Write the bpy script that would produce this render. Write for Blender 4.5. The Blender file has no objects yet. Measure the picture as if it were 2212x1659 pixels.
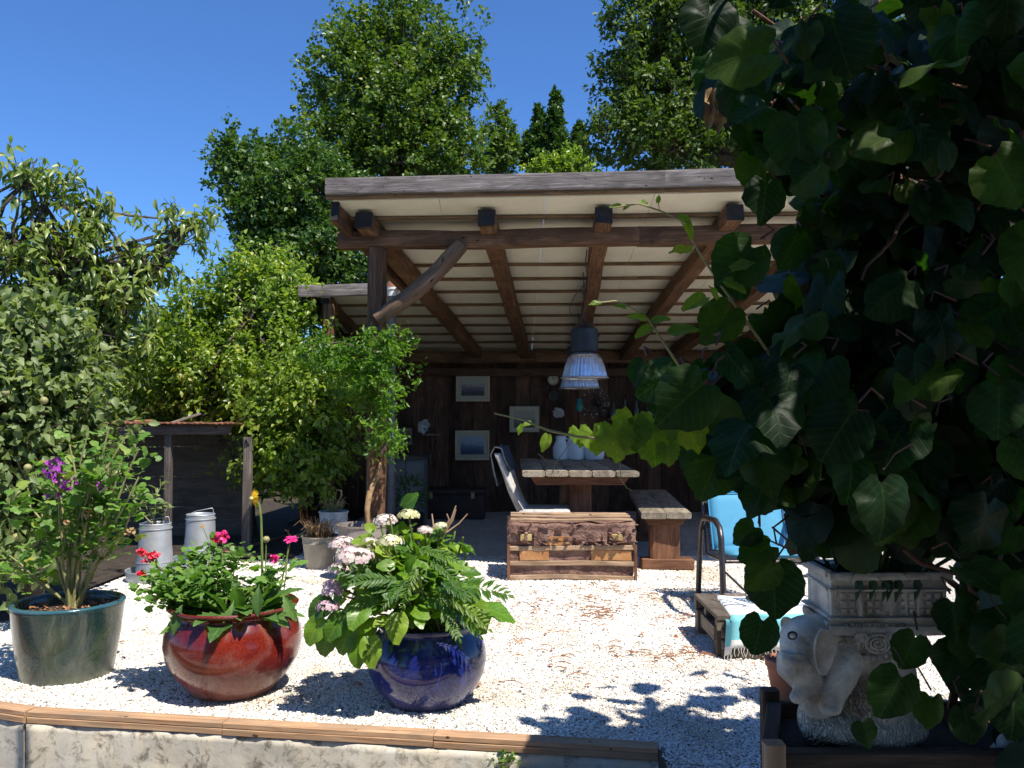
import bpy, bmesh, math, random
import numpy as np
from mathutils import Vector, Matrix, Euler, noise as mn
random.seed(7); rng = np.random.default_rng(11)
C = bpy.context.scene.collection
PI = math.pi
# ------------------------------------------------------------------ camera, sky, sun, exposure
CAMZ = 1.24; PITCH = math.radians(2.12); F = 1850.0          # F in pixels of a 2212 px wide frame
cd = bpy.data.cameras.new('camera'); cam = bpy.data.objects.new('camera', cd); C.objects.link(cam)
cam.location = (0, 0, CAMZ); cam.rotation_euler = (PI/2 + PITCH, 0, 0)
cd.sensor_width = 36; cd.lens = 36*F/2212; cd.clip_start = 0.05; cd.clip_end = 2000
bpy.context.scene.camera = cam
SDX, SDY = 0.40, 0.42                                         # shadows shift left / away per metre of height
SUNDIR = Vector((SDX, -SDY, 1)).normalized()
EL = math.asin(SUNDIR.z); AZ = math.atan2(SUNDIR.x, SUNDIR.y)
w = bpy.data.worlds.new('World'); bpy.context.scene.world = w; w.use_nodes = True
nt = w.node_tree; nt.nodes.clear()
sk = nt.nodes.new('ShaderNodeTexSky'); sk.sky_type = 'NISHITA'; sk.sun_disc = False
sk.sun_elevation = EL; sk.sun_rotation = AZ; sk.altitude = 300; sk.air_density = 1.0; sk.dust_density = 0.1; sk.ozone_density = 4.0
bg = nt.nodes.new('ShaderNodeBackground'); bg.inputs[1].default_value = 0.1
wo = nt.nodes.new('ShaderNodeOutputWorld'); tn = nt.nodes.new('ShaderNodeMix'); tn.data_type = 'RGBA'; tn.blend_type = 'MULTIPLY'; tn.inputs[0].default_value = 1; tn.inputs[7].default_value = (.5, .77, 1.12, 1)
nt.links.new(sk.outputs[0], tn.inputs[6]); nt.links.new(tn.outputs[2], bg.inputs[0]); nt.links.new(bg.outputs[0], wo.inputs[0])
sl = bpy.data.lights.new('sun', 'SUN'); sl.energy = 4.9; sl.angle = math.radians(0.53); sl.color = (1, .94, .83)
so = bpy.data.objects.new('sun', sl); C.objects.link(so); so.rotation_euler = SUNDIR.to_track_quat('Z', 'Y').to_euler(); so.location = (4, -3, 9)
vs = bpy.context.scene.view_settings; vs.view_transform = 'Standard'; vs.look = 'None'; vs.exposure = 0.7; vs.gamma = 1; vs.use_curve_mapping = False
# ------------------------------------------------------------------ helpers
def P(px, py, Y):
    a = (px-1106)/F; b = (829.5-py)/F; s, c = math.sin(PITCH), math.cos(PITCH)
    k = Y/(c-b*s); return Vector((a*k, Y, CAMZ+(s+b*c)*k))
def G(px, py, z=0.0):
    a = (px-1106)/F; b = (829.5-py)/F; s, c = math.sin(PITCH), math.cos(PITCH)
    k = (z-CAMZ)/(s+b*c); return Vector((a*k, (c-b*s)*k, z))
def PROJ(v):
    s, c = math.sin(PITCH), math.cos(PITCH)
    d = v[1]*c+(v[2]-CAMZ)*s; u = -v[1]*s+(v[2]-CAMZ)*c
    return 1106+F*v[0]/d, 829.5-F*u/d
def thing(name, label, cat, loc=(0, 0, 0), rz=0, group=None, kind=None):
    o = bpy.data.objects.new(name, None); o.empty_display_size = .1; C.objects.link(o); o.location = loc; o.rotation_euler = (0, 0, rz)
    o['label'] = label; o['category'] = cat
    if group: o['group'] = group
    if kind: o['kind'] = kind
    return o
def tag(o, label, cat, group=None):
    o['label'] = label; o['category'] = cat
    if group: o['group'] = group
    return o
def base_of(p):
    v = Vector((0, 0, 0))
    while p is not None: v += p.location; p = p.parent
    return v
def link(name, me, parent=None, mat=None):
    o = bpy.data.objects.new(name, me); C.objects.link(o); o.parent = parent
    if mat is not None and not me.materials: me.materials.append(mat)
    return o
class MB:
    def __init__(s): s.V = []; s.F = []; s.G = []; s.n = 0
    def add(s, V, Fs, Gr=None):
        b = len(s.V); s.V += [tuple(v) for v in V]; s.F += [tuple(i+b for i in f) for f in Fs]
        s.G += [tuple(g) for g in (Gr if Gr is not None else V)]; return s
    def box(s, c, d, rz=0, rot=None, taper=1.0, jit=0):
        M = rot.to_matrix() if rot is not None else Matrix.Rotation(rz, 3, 'Z')
        ax = max(range(3), key=lambda i: d[i]); o = [ax]+[i for i in range(3) if i != ax]
        V = []; Gr = []; r0 = random.random()*20
        for z in (-.5, .5):
            t = taper if z < 0 else 1
            for x, y in ((-.5, -.5), (.5, -.5), (.5, .5), (-.5, .5)):
                l = Vector((x*d[0]*t, y*d[1]*t, z*d[2]))
                if jit: l += Vector([random.uniform(-jit, jit) for _ in range(3)])
                V.append(M @ l+Vector(c)); Gr.append((l[o[0]]+r0, l[o[1]]+r0, l[o[2]]))
        return s.add(V, [(0, 3, 2, 1), (4, 5, 6, 7), (0, 1, 5, 4), (1, 2, 6, 5), (2, 3, 7, 6), (3, 0, 4, 7)], Gr)
    def beam(s, p0, p1, w, h, n=10, wob=.006, ch=.2, up=(0, 0, 1)):
        p0 = Vector(p0); p1 = Vector(p1); d = (p1-p0); L = d.length; d.normalize()
        X = d.cross(Vector(up)); X.normalize(); Z = X.cross(d); sd = random.random()*50
        prof = [(-.5, -.5+ch), (-.5+ch*.7, -.5), (.5-ch*.7, -.5), (.5, -.5+ch), (.5, .5-ch), (.5-ch*.7, .5), (-.5+ch*.7, .5), (-.5, .5-ch)]
        V = []; Gr = []; m = len(prof)
        for i in range(n+1):
            t = i/n; c = p0+d*L*t
            ox = mn.noise(Vector((t*L*1.3+sd, 0, 0)))*wob*2; oz = mn.noise(Vector((t*L*1.3+sd, 9, 0)))*wob*2
            for j, (a, b) in enumerate(prof):
                q = 1+wob*6*mn.noise(Vector((t*L*2.5+sd, j*.8, 3)))
                V.append(c+X*(a*w*q+ox)+Z*(b*h*q+oz)); Gr.append((t*L+sd, a*w, b*h+sd))
        Fs = [tuple(range(m-1, -1, -1)), tuple(n*m+j for j in range(m))]
        for i in range(n):
            for j in range(m):
                k = (j+1) % m; Fs.append((i*m+j, i*m+k, (i+1)*m+k, (i+1)*m+j))
        return s.add(V, Fs, Gr)
    def tube(s, pts, r, seg=7, cap=True):
        pts = [Vector(p) for p in pts]; n = len(pts); R = [r]*n if not hasattr(r, '__len__') else list(r)
        V = []; Gr = []; L = random.random()*9; X = None
        for i, p in enumerate(pts):
            d = (pts[min(i+1, n-1)]-pts[max(i-1, 0)]).normalized() if n > 1 else Vector((0, 0, 1))
            if X is None: X = d.orthogonal().normalized()
            else:
                X = X-d*X.dot(d); X = X.normalized() if X.length > 1e-6 else d.orthogonal().normalized()
            Y = d.cross(X)
            if i: L += (p-pts[i-1]).length
            for j in range(seg):
                a = 2*PI*j/seg; V.append(p+(X*math.cos(a)+Y*math.sin(a))*R[i]); Gr.append((L, math.cos(a)*R[i], math.sin(a)*R[i]))
        Fs = [(i*seg+j, i*seg+(j+1) % seg, (i+1)*seg+(j+1) % seg, (i+1)*seg+j) for i in range(n-1) for j in range(seg)]
        if cap: Fs += [tuple(range(seg-1, -1, -1)), tuple((n-1)*seg+j for j in range(seg))]
        return s.add(V, Fs, Gr)
    def lathe(s, prof, c, seg=48, sx=1, wob=0):
        V = []; n = len(prof)
        for (r, z) in prof:
            for j in range(seg):
                a = 2*PI*j/seg; q = 1+wob*mn.noise(Vector((math.cos(a)*1.5, math.sin(a)*1.5, z*6)))
                V.append((c[0]+max(r, 1e-4)*q*math.cos(a)*sx, c[1]+max(r, 1e-4)*q*math.sin(a), c[2]+z))
        return s.add(V, [(i*seg+j, i*seg+(j+1) % seg, (i+1)*seg+(j+1) % seg, (i+1)*seg+j) for i in range(n-1) for j in range(seg)])
    def ball(s, c, r, seg=12, ring=8, rot=None):
        V = []; r = (r, r, r) if not hasattr(r, '__len__') else r; M = rot.to_matrix() if rot is not None else Matrix.Identity(3)
        for i in range(ring+1):
            t = PI*i/ring
            for j in range(seg):
                a = 2*PI*j/seg; V.append(M @ Vector((r[0]*math.sin(t+1e-4)*math.cos(a), r[1]*math.sin(t+1e-4)*math.sin(a), r[2]*math.cos(t)))+Vector(c))
        return s.add(V, [(i*seg+j, (i+1)*seg+j, (i+1)*seg+(j+1) % seg, i*seg+(j+1) % seg) for i in range(ring) for j in range(seg)])
    def build(s, name, mat, parent=None, smooth=False, bev=0, local=False, kind=None, label=None):
        b = Vector((0, 0, 0)) if local else base_of(parent)
        me = bpy.data.meshes.new(name); me.from_pydata([tuple(Vector(v)-b) for v in s.V], [], s.F)
        a = me.attributes.new('gr', 'FLOAT_VECTOR', 'POINT'); a.data.foreach_set('vector', [x for g in s.G for x in g])
        if smooth:
            me.polygons.foreach_set('use_smooth', [True]*len(me.polygons))
            if smooth != 'all': me.set_sharp_from_angle(angle=math.radians(45))
        me.materials.append(mat); me.update()
        o = bpy.data.objects.new(name, me); C.objects.link(o); o.parent = parent
        if bev:
            m = o.modifiers.new('b', 'BEVEL'); m.width = bev; m.segments = 2; m.limit_method = 'ANGLE'
        if kind: o['kind'] = kind
        if label: o['label'] = label
        return o
# ------------------------------------------------------------------ materials
def _new(name):
    m = bpy.data.materials.new(name); m.use_nodes = True; n = m.node_tree; n.nodes.clear()
    return m, n, n.nodes.new('ShaderNodeOutputMaterial')
def ramp(n, fac, stops):
    r = n.nodes.new('ShaderNodeValToRGB'); e = r.color_ramp.elements
    for i, (p, c) in enumerate(stops):
        x = e[i] if i < 2 else e.new(p)
        x.position = p; x.color = (*c, 1)
    n.links.new(fac, r.inputs[0]); return r.outputs[0]
def noise_(n, vec, scale, detail=5, rough=.6, dist=0):
    t = n.nodes.new('ShaderNodeTexNoise'); t.inputs['Scale'].default_value = scale; t.inputs['Detail'].default_value = detail
    t.inputs['Roughness'].default_value = rough; t.inputs['Distortion'].default_value = dist
    n.links.new(vec, t.inputs['Vector']); return t.outputs[0]
def mapping(n, vec, sc):
    m = n.nodes.new('ShaderNodeMapping'); m.inputs['Scale'].default_value = sc; n.links.new(vec, m.inputs[0]); return m.outputs[0]
def mix(n, f, a, b, mode='MIX'):
    x = n.nodes.new('ShaderNodeMix'); x.data_type = 'RGBA'; x.blend_type = mode
    for i, v in ((0, f), (6, a), (7, b)):
        if isinstance(v, (int, float)): x.inputs[i].default_value = v
        elif isinstance(v, tuple): x.inputs[i].default_value = (*v, 1)
        else: n.links.new(v, x.inputs[i])
    return x.outputs[2]
def math_(n, op, a, b=0.0, c=0.0):
    x = n.nodes.new('ShaderNodeMath'); x.operation = op
    for i, v in enumerate((a, b, c)):
        if isinstance(v, (int, float)): x.inputs[i].default_value = v
        else: n.links.new(v, x.inputs[i])
    return x.outputs[0]
def jitter(n, col, amt):
    oi = n.nodes.new('ShaderNodeObjectInfo'); h = n.nodes.new('ShaderNodeHueSaturation')
    n.links.new(math_(n, 'MULTIPLY_ADD', oi.outputs['Random'], 2*amt, 1-amt), h.inputs['Value']); n.links.new(col, h.inputs['Color']); return h.outputs[0]
def bsdf(n, out, col, rough=.7, metal=0, spec=.5, coat=0, bump=None, bs=.3, bd=.01):
    p = n.nodes.new('ShaderNodeBsdfPrincipled')
    if isinstance(col, tuple): p.inputs['Base Color'].default_value = (*col, 1)
    else: n.links.new(col, p.inputs['Base Color'])
    if isinstance(rough, (int, float)): p.inputs['Roughness'].default_value = rough
    else: n.links.new(rough, p.inputs['Roughness'])
    p.inputs['Metallic'].default_value = metal; p.inputs['Specular IOR Level'].default_value = spec; p.inputs['Coat Weight'].default_value = coat; p.inputs['Coat Roughness'].default_value = .06
    if bump is not None:
        b = n.nodes.new('ShaderNodeBump'); b.inputs['Strength'].default_value = bs; b.inputs['Distance'].default_value = bd
        n.links.new(bump, b.inputs['Height']); n.links.new(b.outputs[0], p.inputs['Normal'])
    if out is not None: n.links.new(p.outputs[0], out.inputs[0])
    return p
def m_plain(name, c1, c2=None, scale=8, rough=.6, metal=0, coat=0, bs=.2, jit=0, spec=.5, det=5, bd=.01, lo=.35, hi=.65):
    m, n, o = _new(name); tc = n.nodes.new('ShaderNodeTexCoord').outputs['Object']
    f = noise_(n, tc, scale, det); col = ramp(n, f, [(lo, c1), (hi, c2 or c1)])
    if jit: col = jitter(n, col, jit)
    bsdf(n, o, col, rough, metal, spec, coat, noise_(n, tc, scale*4, 4), bs, bd); return m
def m_glaze(name, c1, c2, scale, rough, dust=.3):
    m, n, o = _new(name); tc = n.nodes.new('ShaderNodeTexCoord').outputs['Object']
    f = noise_(n, tc, scale, 6, .65, .5); col = ramp(n, f, [(.35, c1), (.65, c2)]); sp = n.nodes.new('ShaderNodeTexNoise'); sp.inputs['Scale'].default_value = 170; sp.inputs['Detail'].default_value = 1; n.links.new(tc, sp.inputs['Vector'])
    col = mix(n, 1, col, ramp(n, sp.outputs[0], [(.38, (.62, .62, .62)), (.6, (1.15, 1.15, 1.15))]), 'MULTIPLY')
    d = noise_(n, mapping(n, tc, (1, 1, .45)), 7, 9, .72, .8); sz = n.nodes.new('ShaderNodeSeparateXYZ'); n.links.new(tc, sz.inputs[0])
    low = math_(n, 'MULTIPLY', math_(n, 'MAXIMUM', math_(n, 'SUBTRACT', .14, sz.outputs[2]), 0), 2.2)
    k = math_(n, 'MINIMUM', math_(n, 'MAXIMUM', math_(n, 'SUBTRACT', math_(n, 'ADD', d, low), .52), 0), .3); k = math_(n, 'MULTIPLY', k, dust*3.0)
    col = mix(n, k, col, (.42, .38, .32)); r = math_(n, 'ADD', rough, math_(n, 'MULTIPLY', k, 1.0))
    bsdf(n, o, col, r, 0, .5, .35, f, .05, .01); return m
def m_wood(name, dark, mid, light, jit=.18, rough=.75, bs=.5, grey=None, sc=1.0):
    m, n, o = _new(name); at = n.nodes.new('ShaderNodeAttribute'); at.attribute_name = 'gr'; v = at.outputs['Vector']
    f1 = noise_(n, mapping(n, v, (1.6*sc, 30*sc, 30*sc)), 2.2, 8, .65, .6); f2 = noise_(n, mapping(n, v, (2, 6, 6)), 1.3, 3, .6, 1.2)
    col = ramp(n, f1, [(.3, dark), (.52, mid), (.72, light)])
    col = mix(n, ramp(n, f2, [(.42, (0, 0, 0)), (.68, (1, 1, 1))]), col, grey or tuple(x*.45 for x in mid))
    f3 = noise_(n, mapping(n, v, (5, 9, 9)), 2.5, 2)                      # knots
    col = mix(n, ramp(n, f3, [(.69, (0, 0, 0)), (.73, (1, 1, 1))]), col, tuple(x*.35 for x in dark))
    if jit: col = jitter(n, col, jit)
    bsdf(n, o, col, rough, 0, .3, 0, f1, bs, .006); return m
def m_leaf(name, cols, trans=.35, rough=.42, obj=False, vein=False, spec=.4, tcol=None, hole=False):
    m, n, o = _new(name)
    if obj: v = n.nodes.new('ShaderNodeObjectInfo').outputs['Random']
    else:
        a = n.nodes.new('ShaderNodeAttribute'); a.attribute_name = 'var'; v = a.outputs['Fac']
    st = [(i/(len(cols)-1), c) for i, c in enumerate(cols)]
    col = ramp(n, v, st); bmp = None
    uv = n.nodes.new('ShaderNodeUVMap').outputs[0]
    if vein:
        sp = n.nodes.new('ShaderNodeSeparateXYZ'); n.links.new(uv, sp.inputs[0])
        ax = math_(n, 'ABSOLUTE', sp.outputs[0]); q = math_(n, 'SUBTRACT', sp.outputs[1], math_(n, 'MULTIPLY', ax, .75))
        s1 = math_(n, 'ABSOLUTE', math_(n, 'SINE', math_(n, 'MULTIPLY', q, 24)))
        s1 = math_(n, 'MULTIPLY', s1, 5); mid = math_(n, 'MULTIPLY', ax, 60)
        h = math_(n, 'MINIMUM', math_(n, 'MINIMUM', s1, mid), 1.0)
        col = mix(n, math_(n, 'MULTIPLY', math_(n, 'SUBTRACT', 1.0, h), .22), col, tuple(min(1, x*2.2+.02) for x in cols[-1])); bmp = h
        f = noise_(n, uv, 5, 4); col = mix(n, .5, col, mix(n, 1, col, ramp(n, f, [(.3, (.55, .55, .5)), (.7, (1.3, 1.3, 1.2))]), 'MULTIPLY'))
    p = bsdf(n, None, col, rough, 0, spec, 0, bmp, .22, .004)
    t = n.nodes.new('ShaderNodeBsdfTranslucent')
    n.links.new(mix(n, 1.0, col, tcol or (1.7, 1.9, .55), 'MULTIPLY'), t.inputs[0])
    mx = n.nodes.new('ShaderNodeMixShader'); mx.inputs[0].default_value = trans
    n.links.new(p.outputs[0], mx.inputs[1]); n.links.new(t.outputs[0], mx.inputs[2]); n.links.new(mx.outputs[0], o.inputs[0]); return m
M = {}
M['beam'] = m_wood('hewn_oak', (.045, .022, .012), (.15, .075, .038), (.26, .15, .085), .15)
M['brace'] = m_wood('pale_log', (.07, .038, .022), (.19, .115, .07), (.3, .2, .13), .05)
M['fascia'] = m_wood('grey_board', (.07, .055, .05), (.2, .17, .155), (.36, .32, .29), .12, bs=.7)
M['wall'] = m_wood('shed_planks', (.035, .018, .011), (.14, .068, .038), (.24, .125, .07), .5)
M['batten'] = m_wood('batten', (.09, .05, .025), (.2, .12, .06), (.28, .18, .1), .1)
M['table'] = m_wood('weathered_top', (.13, .1, .07), (.3, .25, .185), (.42, .36, .28), .15)
M['red_wood'] = m_wood('red_brown_wood', (.07, .03, .016), (.19, .085, .045), (.28, .15, .085), .12)
M['edging'] = m_wood('edging', (.22, .115, .06), (.42, .25, .14), (.56, .38, .24), .08, bs=.3, grey=(.3, .2, .13))
M['pallet'] = m_wood('pallet', (.07, .055, .045), (.17, .135, .105), (.27, .22, .17), .15)
M['crate'] = m_wood('crate', (.03, .02, .014), (.085, .055, .035), (.14, .095, .06), .2)
M['slat'] = m_wood('trunk_slat', (.2, .12, .07), (.4, .27, .17), (.52, .38, .26), .12)
M['old'] = m_wood('coop_wood', (.06, .05, .045), (.17, .14, .12), (.27, .23, .2), .2)
M['cream'] = m_plain('cream_panel', (.66, .61, .48), (.74, .69, .56), 3, .7, jit=.03, bs=.05)
M['galv'] = m_plain('galvanised', (.34, .36, .38), (.5, .52, .55), 6, .5, .55, bs=.1)
M['shade'] = m_plain('lamp_aluminium', (.55, .58, .62), (.68, .7, .74), 9, .28, .75, bs=.04)
M['black'] = m_plain('black_metal', (.012, .014, .018), (.03, .033, .038), 8, .45, .3)
M['black_end'] = m_plain('tarred_end', (.006, .006, .007), (.02, .017, .015), 20, .8)
M['soil'] = m_plain('potting_soil', (.025, .016, .01), (.1, .065, .04), 45, .95, bs=.9, bd=.02)
M['red_glaze'] = m_glaze('oxblood_glaze', (.1, .007, .006), (.2, .02, .01), 3.5, .2)
M['blue_glaze'] = m_glaze('cobalt_glaze', (.006, .009, .09), (.014, .026, .2), 5, .13, .22)
M['green_glaze'] = m_glaze('green_glaze', (.008, .03, .045), (.04, .065, .03), 4, .22, .35)
M['grey_pot'] = m_plain('grey_plastic_pot', (.26, .23, .19), (.36, .33, .28), 4, .55)
M['brown_pot'] = m_plain('brown_pot', (.17, .14, .12), (.26, .22, .2), 6, .6)
M['blue_pot2'] = m_plain('zinc_pot', (.3, .36, .42), (.44, .5, .56), 7, .55, .2)
M['terra'] = m_plain('terracotta', (.3, .11, .06), (.4, .17, .1), 6, .85)
M['white'] = m_plain('white_ceramic', (.6, .6, .58), (.75, .75, .72), 5, .4)
M['offwhite'] = m_plain('white_cloth', (.36, .345, .32), (.52, .5, .47), 30, .9, bs=.3)
M['slate_cloth'] = m_plain('slate_cloth', (.02, .028, .04), (.05, .06, .08), 20, .95, bs=.4)
M['cushion'] = m_plain('blue_cushion', (.055, .25, .4), (.065, .28, .44), 12, .75, bs=.15)
M['leather'] = m_plain('torn_leather', (.1, .045, .034), (.28, .16, .12), 14, .65, bs=.9, bd=.02, det=8)
M['orange_ply'] = m_plain('bare_ply', (.34, .15, .05), (.46, .24, .1), 10, .7, bs=.3)
M['brass'] = m_plain('brass', (.4, .28, .1), (.6, .48, .22), 30, .5, .4)
M['stone'] = m_plain('cast_stone', (.3, .24, .19), (.84, .77, .65), 7, .9, bs=.9, bd=.012, det=9)
M['frame_w'] = m_plain('cream_frame', (.52, .44, .28), (.62, .53, .36), 20, .6)
M['frame_d'] = m_plain('dark_frame', (.06, .05, .035), (.09, .08, .055), 20, .6)
M['mount'] = m_plain('mount_card', (.46, .41, .28), (.52, .46, .33), 20, .8)
M['dark_box'] = m_plain('dark_chest', (.03, .018, .013), (.06, .035, .025), 9, .6)
M['cabinet'] = m_plain('grey_cabinet', (.12, .13, .13), (.2, .21, .21), 5, .5)
M['rust'] = m_plain('rusty_sheet', (.16, .06, .035), (.3, .13, .075), 12, .85, bs=.5)
M['bark'] = m_plain('bark', (.05, .035, .025), (.13, .1, .075), 18, .95, bs=.9, bd=.02)
M['vine_stem'] = m_plain('vine_stem', (.07, .03, .018), (.15, .06, .035), 15, .7)
M['stem_g'] = m_plain('green_stem', (.1, .16, .03), (.17, .2, .05), 15, .6)
M['stem_y'] = m_plain('pale_stem', (.24, .24, .08), (.33, .3, .14), 20, .6)
M['straw'] = m_plain('dry_grass', (.22, .12, .05), (.38, .25, .12), 30, .8)
M['yellow'] = m_plain('yellow_petal', (.8, .45, .01), (.85, .6, .03), 30, .6)
M['pink'] = m_plain('pink_petal', (.75, .02, .2), (.8, .05, .3), 30, .6)
M['redp'] = m_plain('red_petal', (.75, .03, .05), (.8, .07, .12), 30, .6)
M['purple'] = m_plain('purple_petal', (.25, .03, .3), (.38, .06, .42), 30, .6)
M['twig'] = m_plain('dry_twig', (.25, .1, .05), (.4, .2, .1), 30, .85)
L = {}
L['oak'] = m_leaf('oak_leaves', [(.035, .08, .012), (.1, .165, .022), (.2, .26, .045)], .3)
L['oak2'] = m_leaf('dark_oak_leaves', [(.025, .065, .014), (.065, .13, .022), (.14, .2, .04)], .28)
L['right'] = m_leaf('evergreen_leaves', [(.03, .065, .01), (.07, .12, .018), (.16, .21, .045)], .3, .5, spec=.35)
L['conifer'] = m_leaf('conifer_sprays', [(.03, .075, .015), (.06, .12, .02), (.1, .17, .035)], .2)
L['pear'] = m_leaf('pear_leaves', [(.05, .1, .012), (.14, .22, .025), (.24, .32, .045), (.45, .43, .12)], .42, .36, spec=.5)
L['cherry'] = m_leaf('cherry_leaves', [(.06, .105, .022), (.15, .21, .04), (.25, .31, .075), (.36, .35, .12)], .35, .36, spec=.5)
L['apple'] = m_leaf('apple_leaves', [(.08, .12, .045), (.165, .22, .08), (.28, .33, .14)], .3, .5)
L['wist'] = m_leaf('wisteria_leaves', [(.04, .11, .01), (.095, .195, .018), (.17, .28, .035)], .45, .4)
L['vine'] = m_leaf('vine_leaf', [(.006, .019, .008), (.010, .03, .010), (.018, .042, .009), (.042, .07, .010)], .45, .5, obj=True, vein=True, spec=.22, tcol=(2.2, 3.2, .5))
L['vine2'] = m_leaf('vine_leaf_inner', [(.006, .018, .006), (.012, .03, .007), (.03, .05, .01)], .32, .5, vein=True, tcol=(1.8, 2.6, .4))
L['young'] = m_leaf('young_vine_leaf', [(.1, .2, .02), (.17, .28, .03), (.2, .28, .03)], .55, .42, obj=True, vein=True, tcol=(1.4, 1.4, .5))
L['hyd'] = m_leaf('hydrangea_leaf', [(.04, .11, .01), (.09, .2, .018), (.15, .27, .025), (.26, .36, .04)], .35, .35, obj=True, vein=True, spec=.5)
L['gerb'] = m_leaf('gerbera_leaf', [(.05, .12, .03), (.1, .2, .05), (.15, .26, .07)], .35, .5, obj=True, vein=True)
L['gera'] = m_leaf('geranium_leaf', [(.05, .12, .02), (.1, .21, .035), (.17, .29, .06), (.38, .34, .07)], .35, .5)
L['fern'] = m_leaf('feathery_leaf', [(.035, .1, .014), (.07, .15, .02), (.13, .2, .035)], .35, .45, obj=True)
L['hedge'] = m_leaf('hedge_leaves', [(.04, .1, .01), (.09, .18, .02), (.16, .26, .03)], .35, .4)
L['petal'] = m_leaf('hydrangea_petal', [(.78, .55, .58), (.82, .7, .68), (.85, .83, .7)], .3, .6, tcol=(1, 1, 1))
L['petal2'] = m_leaf('hydrangea_petal_lilac', [(.6, .4, .5), (.72, .52, .6), (.8, .7, .72)], .3, .6, tcol=(1, 1, 1))
L['petal3'] = m_leaf('hydrangea_petal_cream', [(.72, .68, .3), (.8, .78, .5), (.85, .83, .7)], .3, .6, tcol=(1, 1, 1))
# ------------------------------------------------------------------ leaves
def tmpl_quad(wd=.32, fold=.1): return np.array([(0, 0, 0), (wd, .42, fold), (0, 1, -.06), (-wd, .42, fold)], float), [(0, 1, 2), (0, 2, 3)]
def tmpl_mid(wd=.24, fold=.07, droop=.18):
    V = [(0, 0, 0), (wd*.8, .25, fold*.8), (wd, .55, fold), (0, 1, -droop), (-wd, .55, fold), (-wd*.8, .25, fold*.8), (0, .45, 0)]
    return np.array(V, float), [(0, 1, 6), (1, 2, 6), (2, 3, 6), (3, 4, 6), (4, 5, 6), (5, 0, 6)]
def tmpl_broad(n=28, notch=.5, tip=.14, teeth=.012, lob=0, cup=.25, seed=0, fold=.15):
    r_ = random.Random(seed); V = [(0, .42, 0)]; Fs = []; ph = r_.random()*6
    for ring in (.35, .7, 1.0):
        for i in range(n):
            a = -PI+2*PI*(i+.5)/n; r = .46*(1+.06*math.cos(a))+tip*math.exp(-(a/.22)**2)+lob*math.cos(3*a)
            r *= 1-notch*math.exp(-((abs(a)-PI)/.24)**2)
            if ring == 1: r += teeth*(1 if i % 2 else -1)
            r *= ring; x = r*math.sin(a); y = .42+r*math.cos(a)
            z = -cup*(x*x)+fold*abs(x)-.25*max(0, y-.5)**2+.035*ring*ring*math.sin(4*a+ph)+.02*ring*math.sin(9*a+ph*2)
            V.append((x, y, z))
    for i in range(n): Fs.append((0, 1+(i+1) % n, 1+i))
    for k in range(2):
        for i in range(n):
            j = (i+1) % n; Fs.append((1+k*n+i, 1+k*n+j, 1+(k+1)*n+j, 1+(k+1)*n+i))
    return np.array(V, float), Fs
def frames(D, N):
    D = D/np.linalg.norm(D, axis=1, keepdims=True); X = np.cross(D, N); X /= np.maximum(np.linalg.norm(X, axis=1, keepdims=True), 1e-6)
    return X, D, np.cross(X, D)
def cloud(name, parent, Pn, D, N, S, tm, mat, kind='stuff', V01=None, smooth=False):
    T, Fs = tm; k = len(T); n = len(Pn); X, Y, Z = frames(D, N); S = S[:, None, None]
    b = np.array(base_of(parent)); W = (Pn-b)[:, None, :]+S*(T[None, :, 0:1]*X[:, None, :]+T[None, :, 1:2]*Y[:, None, :]+T[None, :, 2:3]*Z[:, None, :])
    me = bpy.data.meshes.new(name); me.vertices.add(n*k); me.vertices.foreach_set('co', W.reshape(-1).astype(np.float32))
    fl = np.concatenate([np.array(f) for f in Fs]); tot = np.array([len(f) for f in Fs]); off = (np.arange(n)*k)[:, None]
    LV = (fl[None, :]+off).reshape(-1); LT = np.tile(tot, n); LS = np.concatenate([[0], np.cumsum(LT)[:-1]])
    me.loops.add(len(LV)); me.loops.foreach_set('vertex_index', LV.astype(np.int32))
    me.polygons.add(len(LT)); me.polygons.foreach_set('loop_start', LS.astype(np.int32)); me.polygons.foreach_set('loop_total', LT.astype(np.int32))
    me.update(calc_edges=True); me.validate()
    v = V01 if V01 is not None else np.clip(rng.normal(.45, .22, n), 0, 1)
    a = me.attributes.new('var', 'FLOAT', 'POINT'); a.data.foreach_set('value', np.repeat(v, k).astype(np.float32))
    uv = me.uv_layers.new(name='UVMap'); UV = np.tile(T[fl][:, :2], (n, 1)); uv.data.foreach_set('uv', UV.reshape(-1).astype(np.float32))
    if smooth: me.polygons.foreach_set('use_smooth', np.ones(len(LT), bool))
    o = link(name, me, parent, mat)
    if kind: o['kind'] = kind
    return o
def leaf_mesh(name, tm, mat):
    T, Fs = tm; me = bpy.data.meshes.new(name); me.from_pydata([tuple(v) for v in T], [], Fs)
    uv = me.uv_layers.new(name='UVMap'); uv.data.foreach_set('uv', [c for l in me.loops for c in T[l.vertex_index][:2]])
    me.polygons.foreach_set('use_smooth', [True]*len(me.polygons)); me.materials.append(mat); me.update(); return me
def place(name, me, parent, p, d, nrm, s):
    d = Vector(d).normalized(); n = Vector(nrm); x = d.cross(n); x.normalize(); z = x.cross(d)
    Mx = Matrix((x, d, z)).transposed().to_4x4(); o = bpy.data.objects.new(name, me); C.objects.link(o); o.parent = parent
    o.matrix_basis = Matrix.Translation(Vector(p)-base_of(parent)) @ Mx @ Matrix.Diagonal((s, s, s, 1)); return o
def unit(n):
    q = rng.normal(size=(n, 3)); return q/np.linalg.norm(q, axis=1, keepdims=True)
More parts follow.
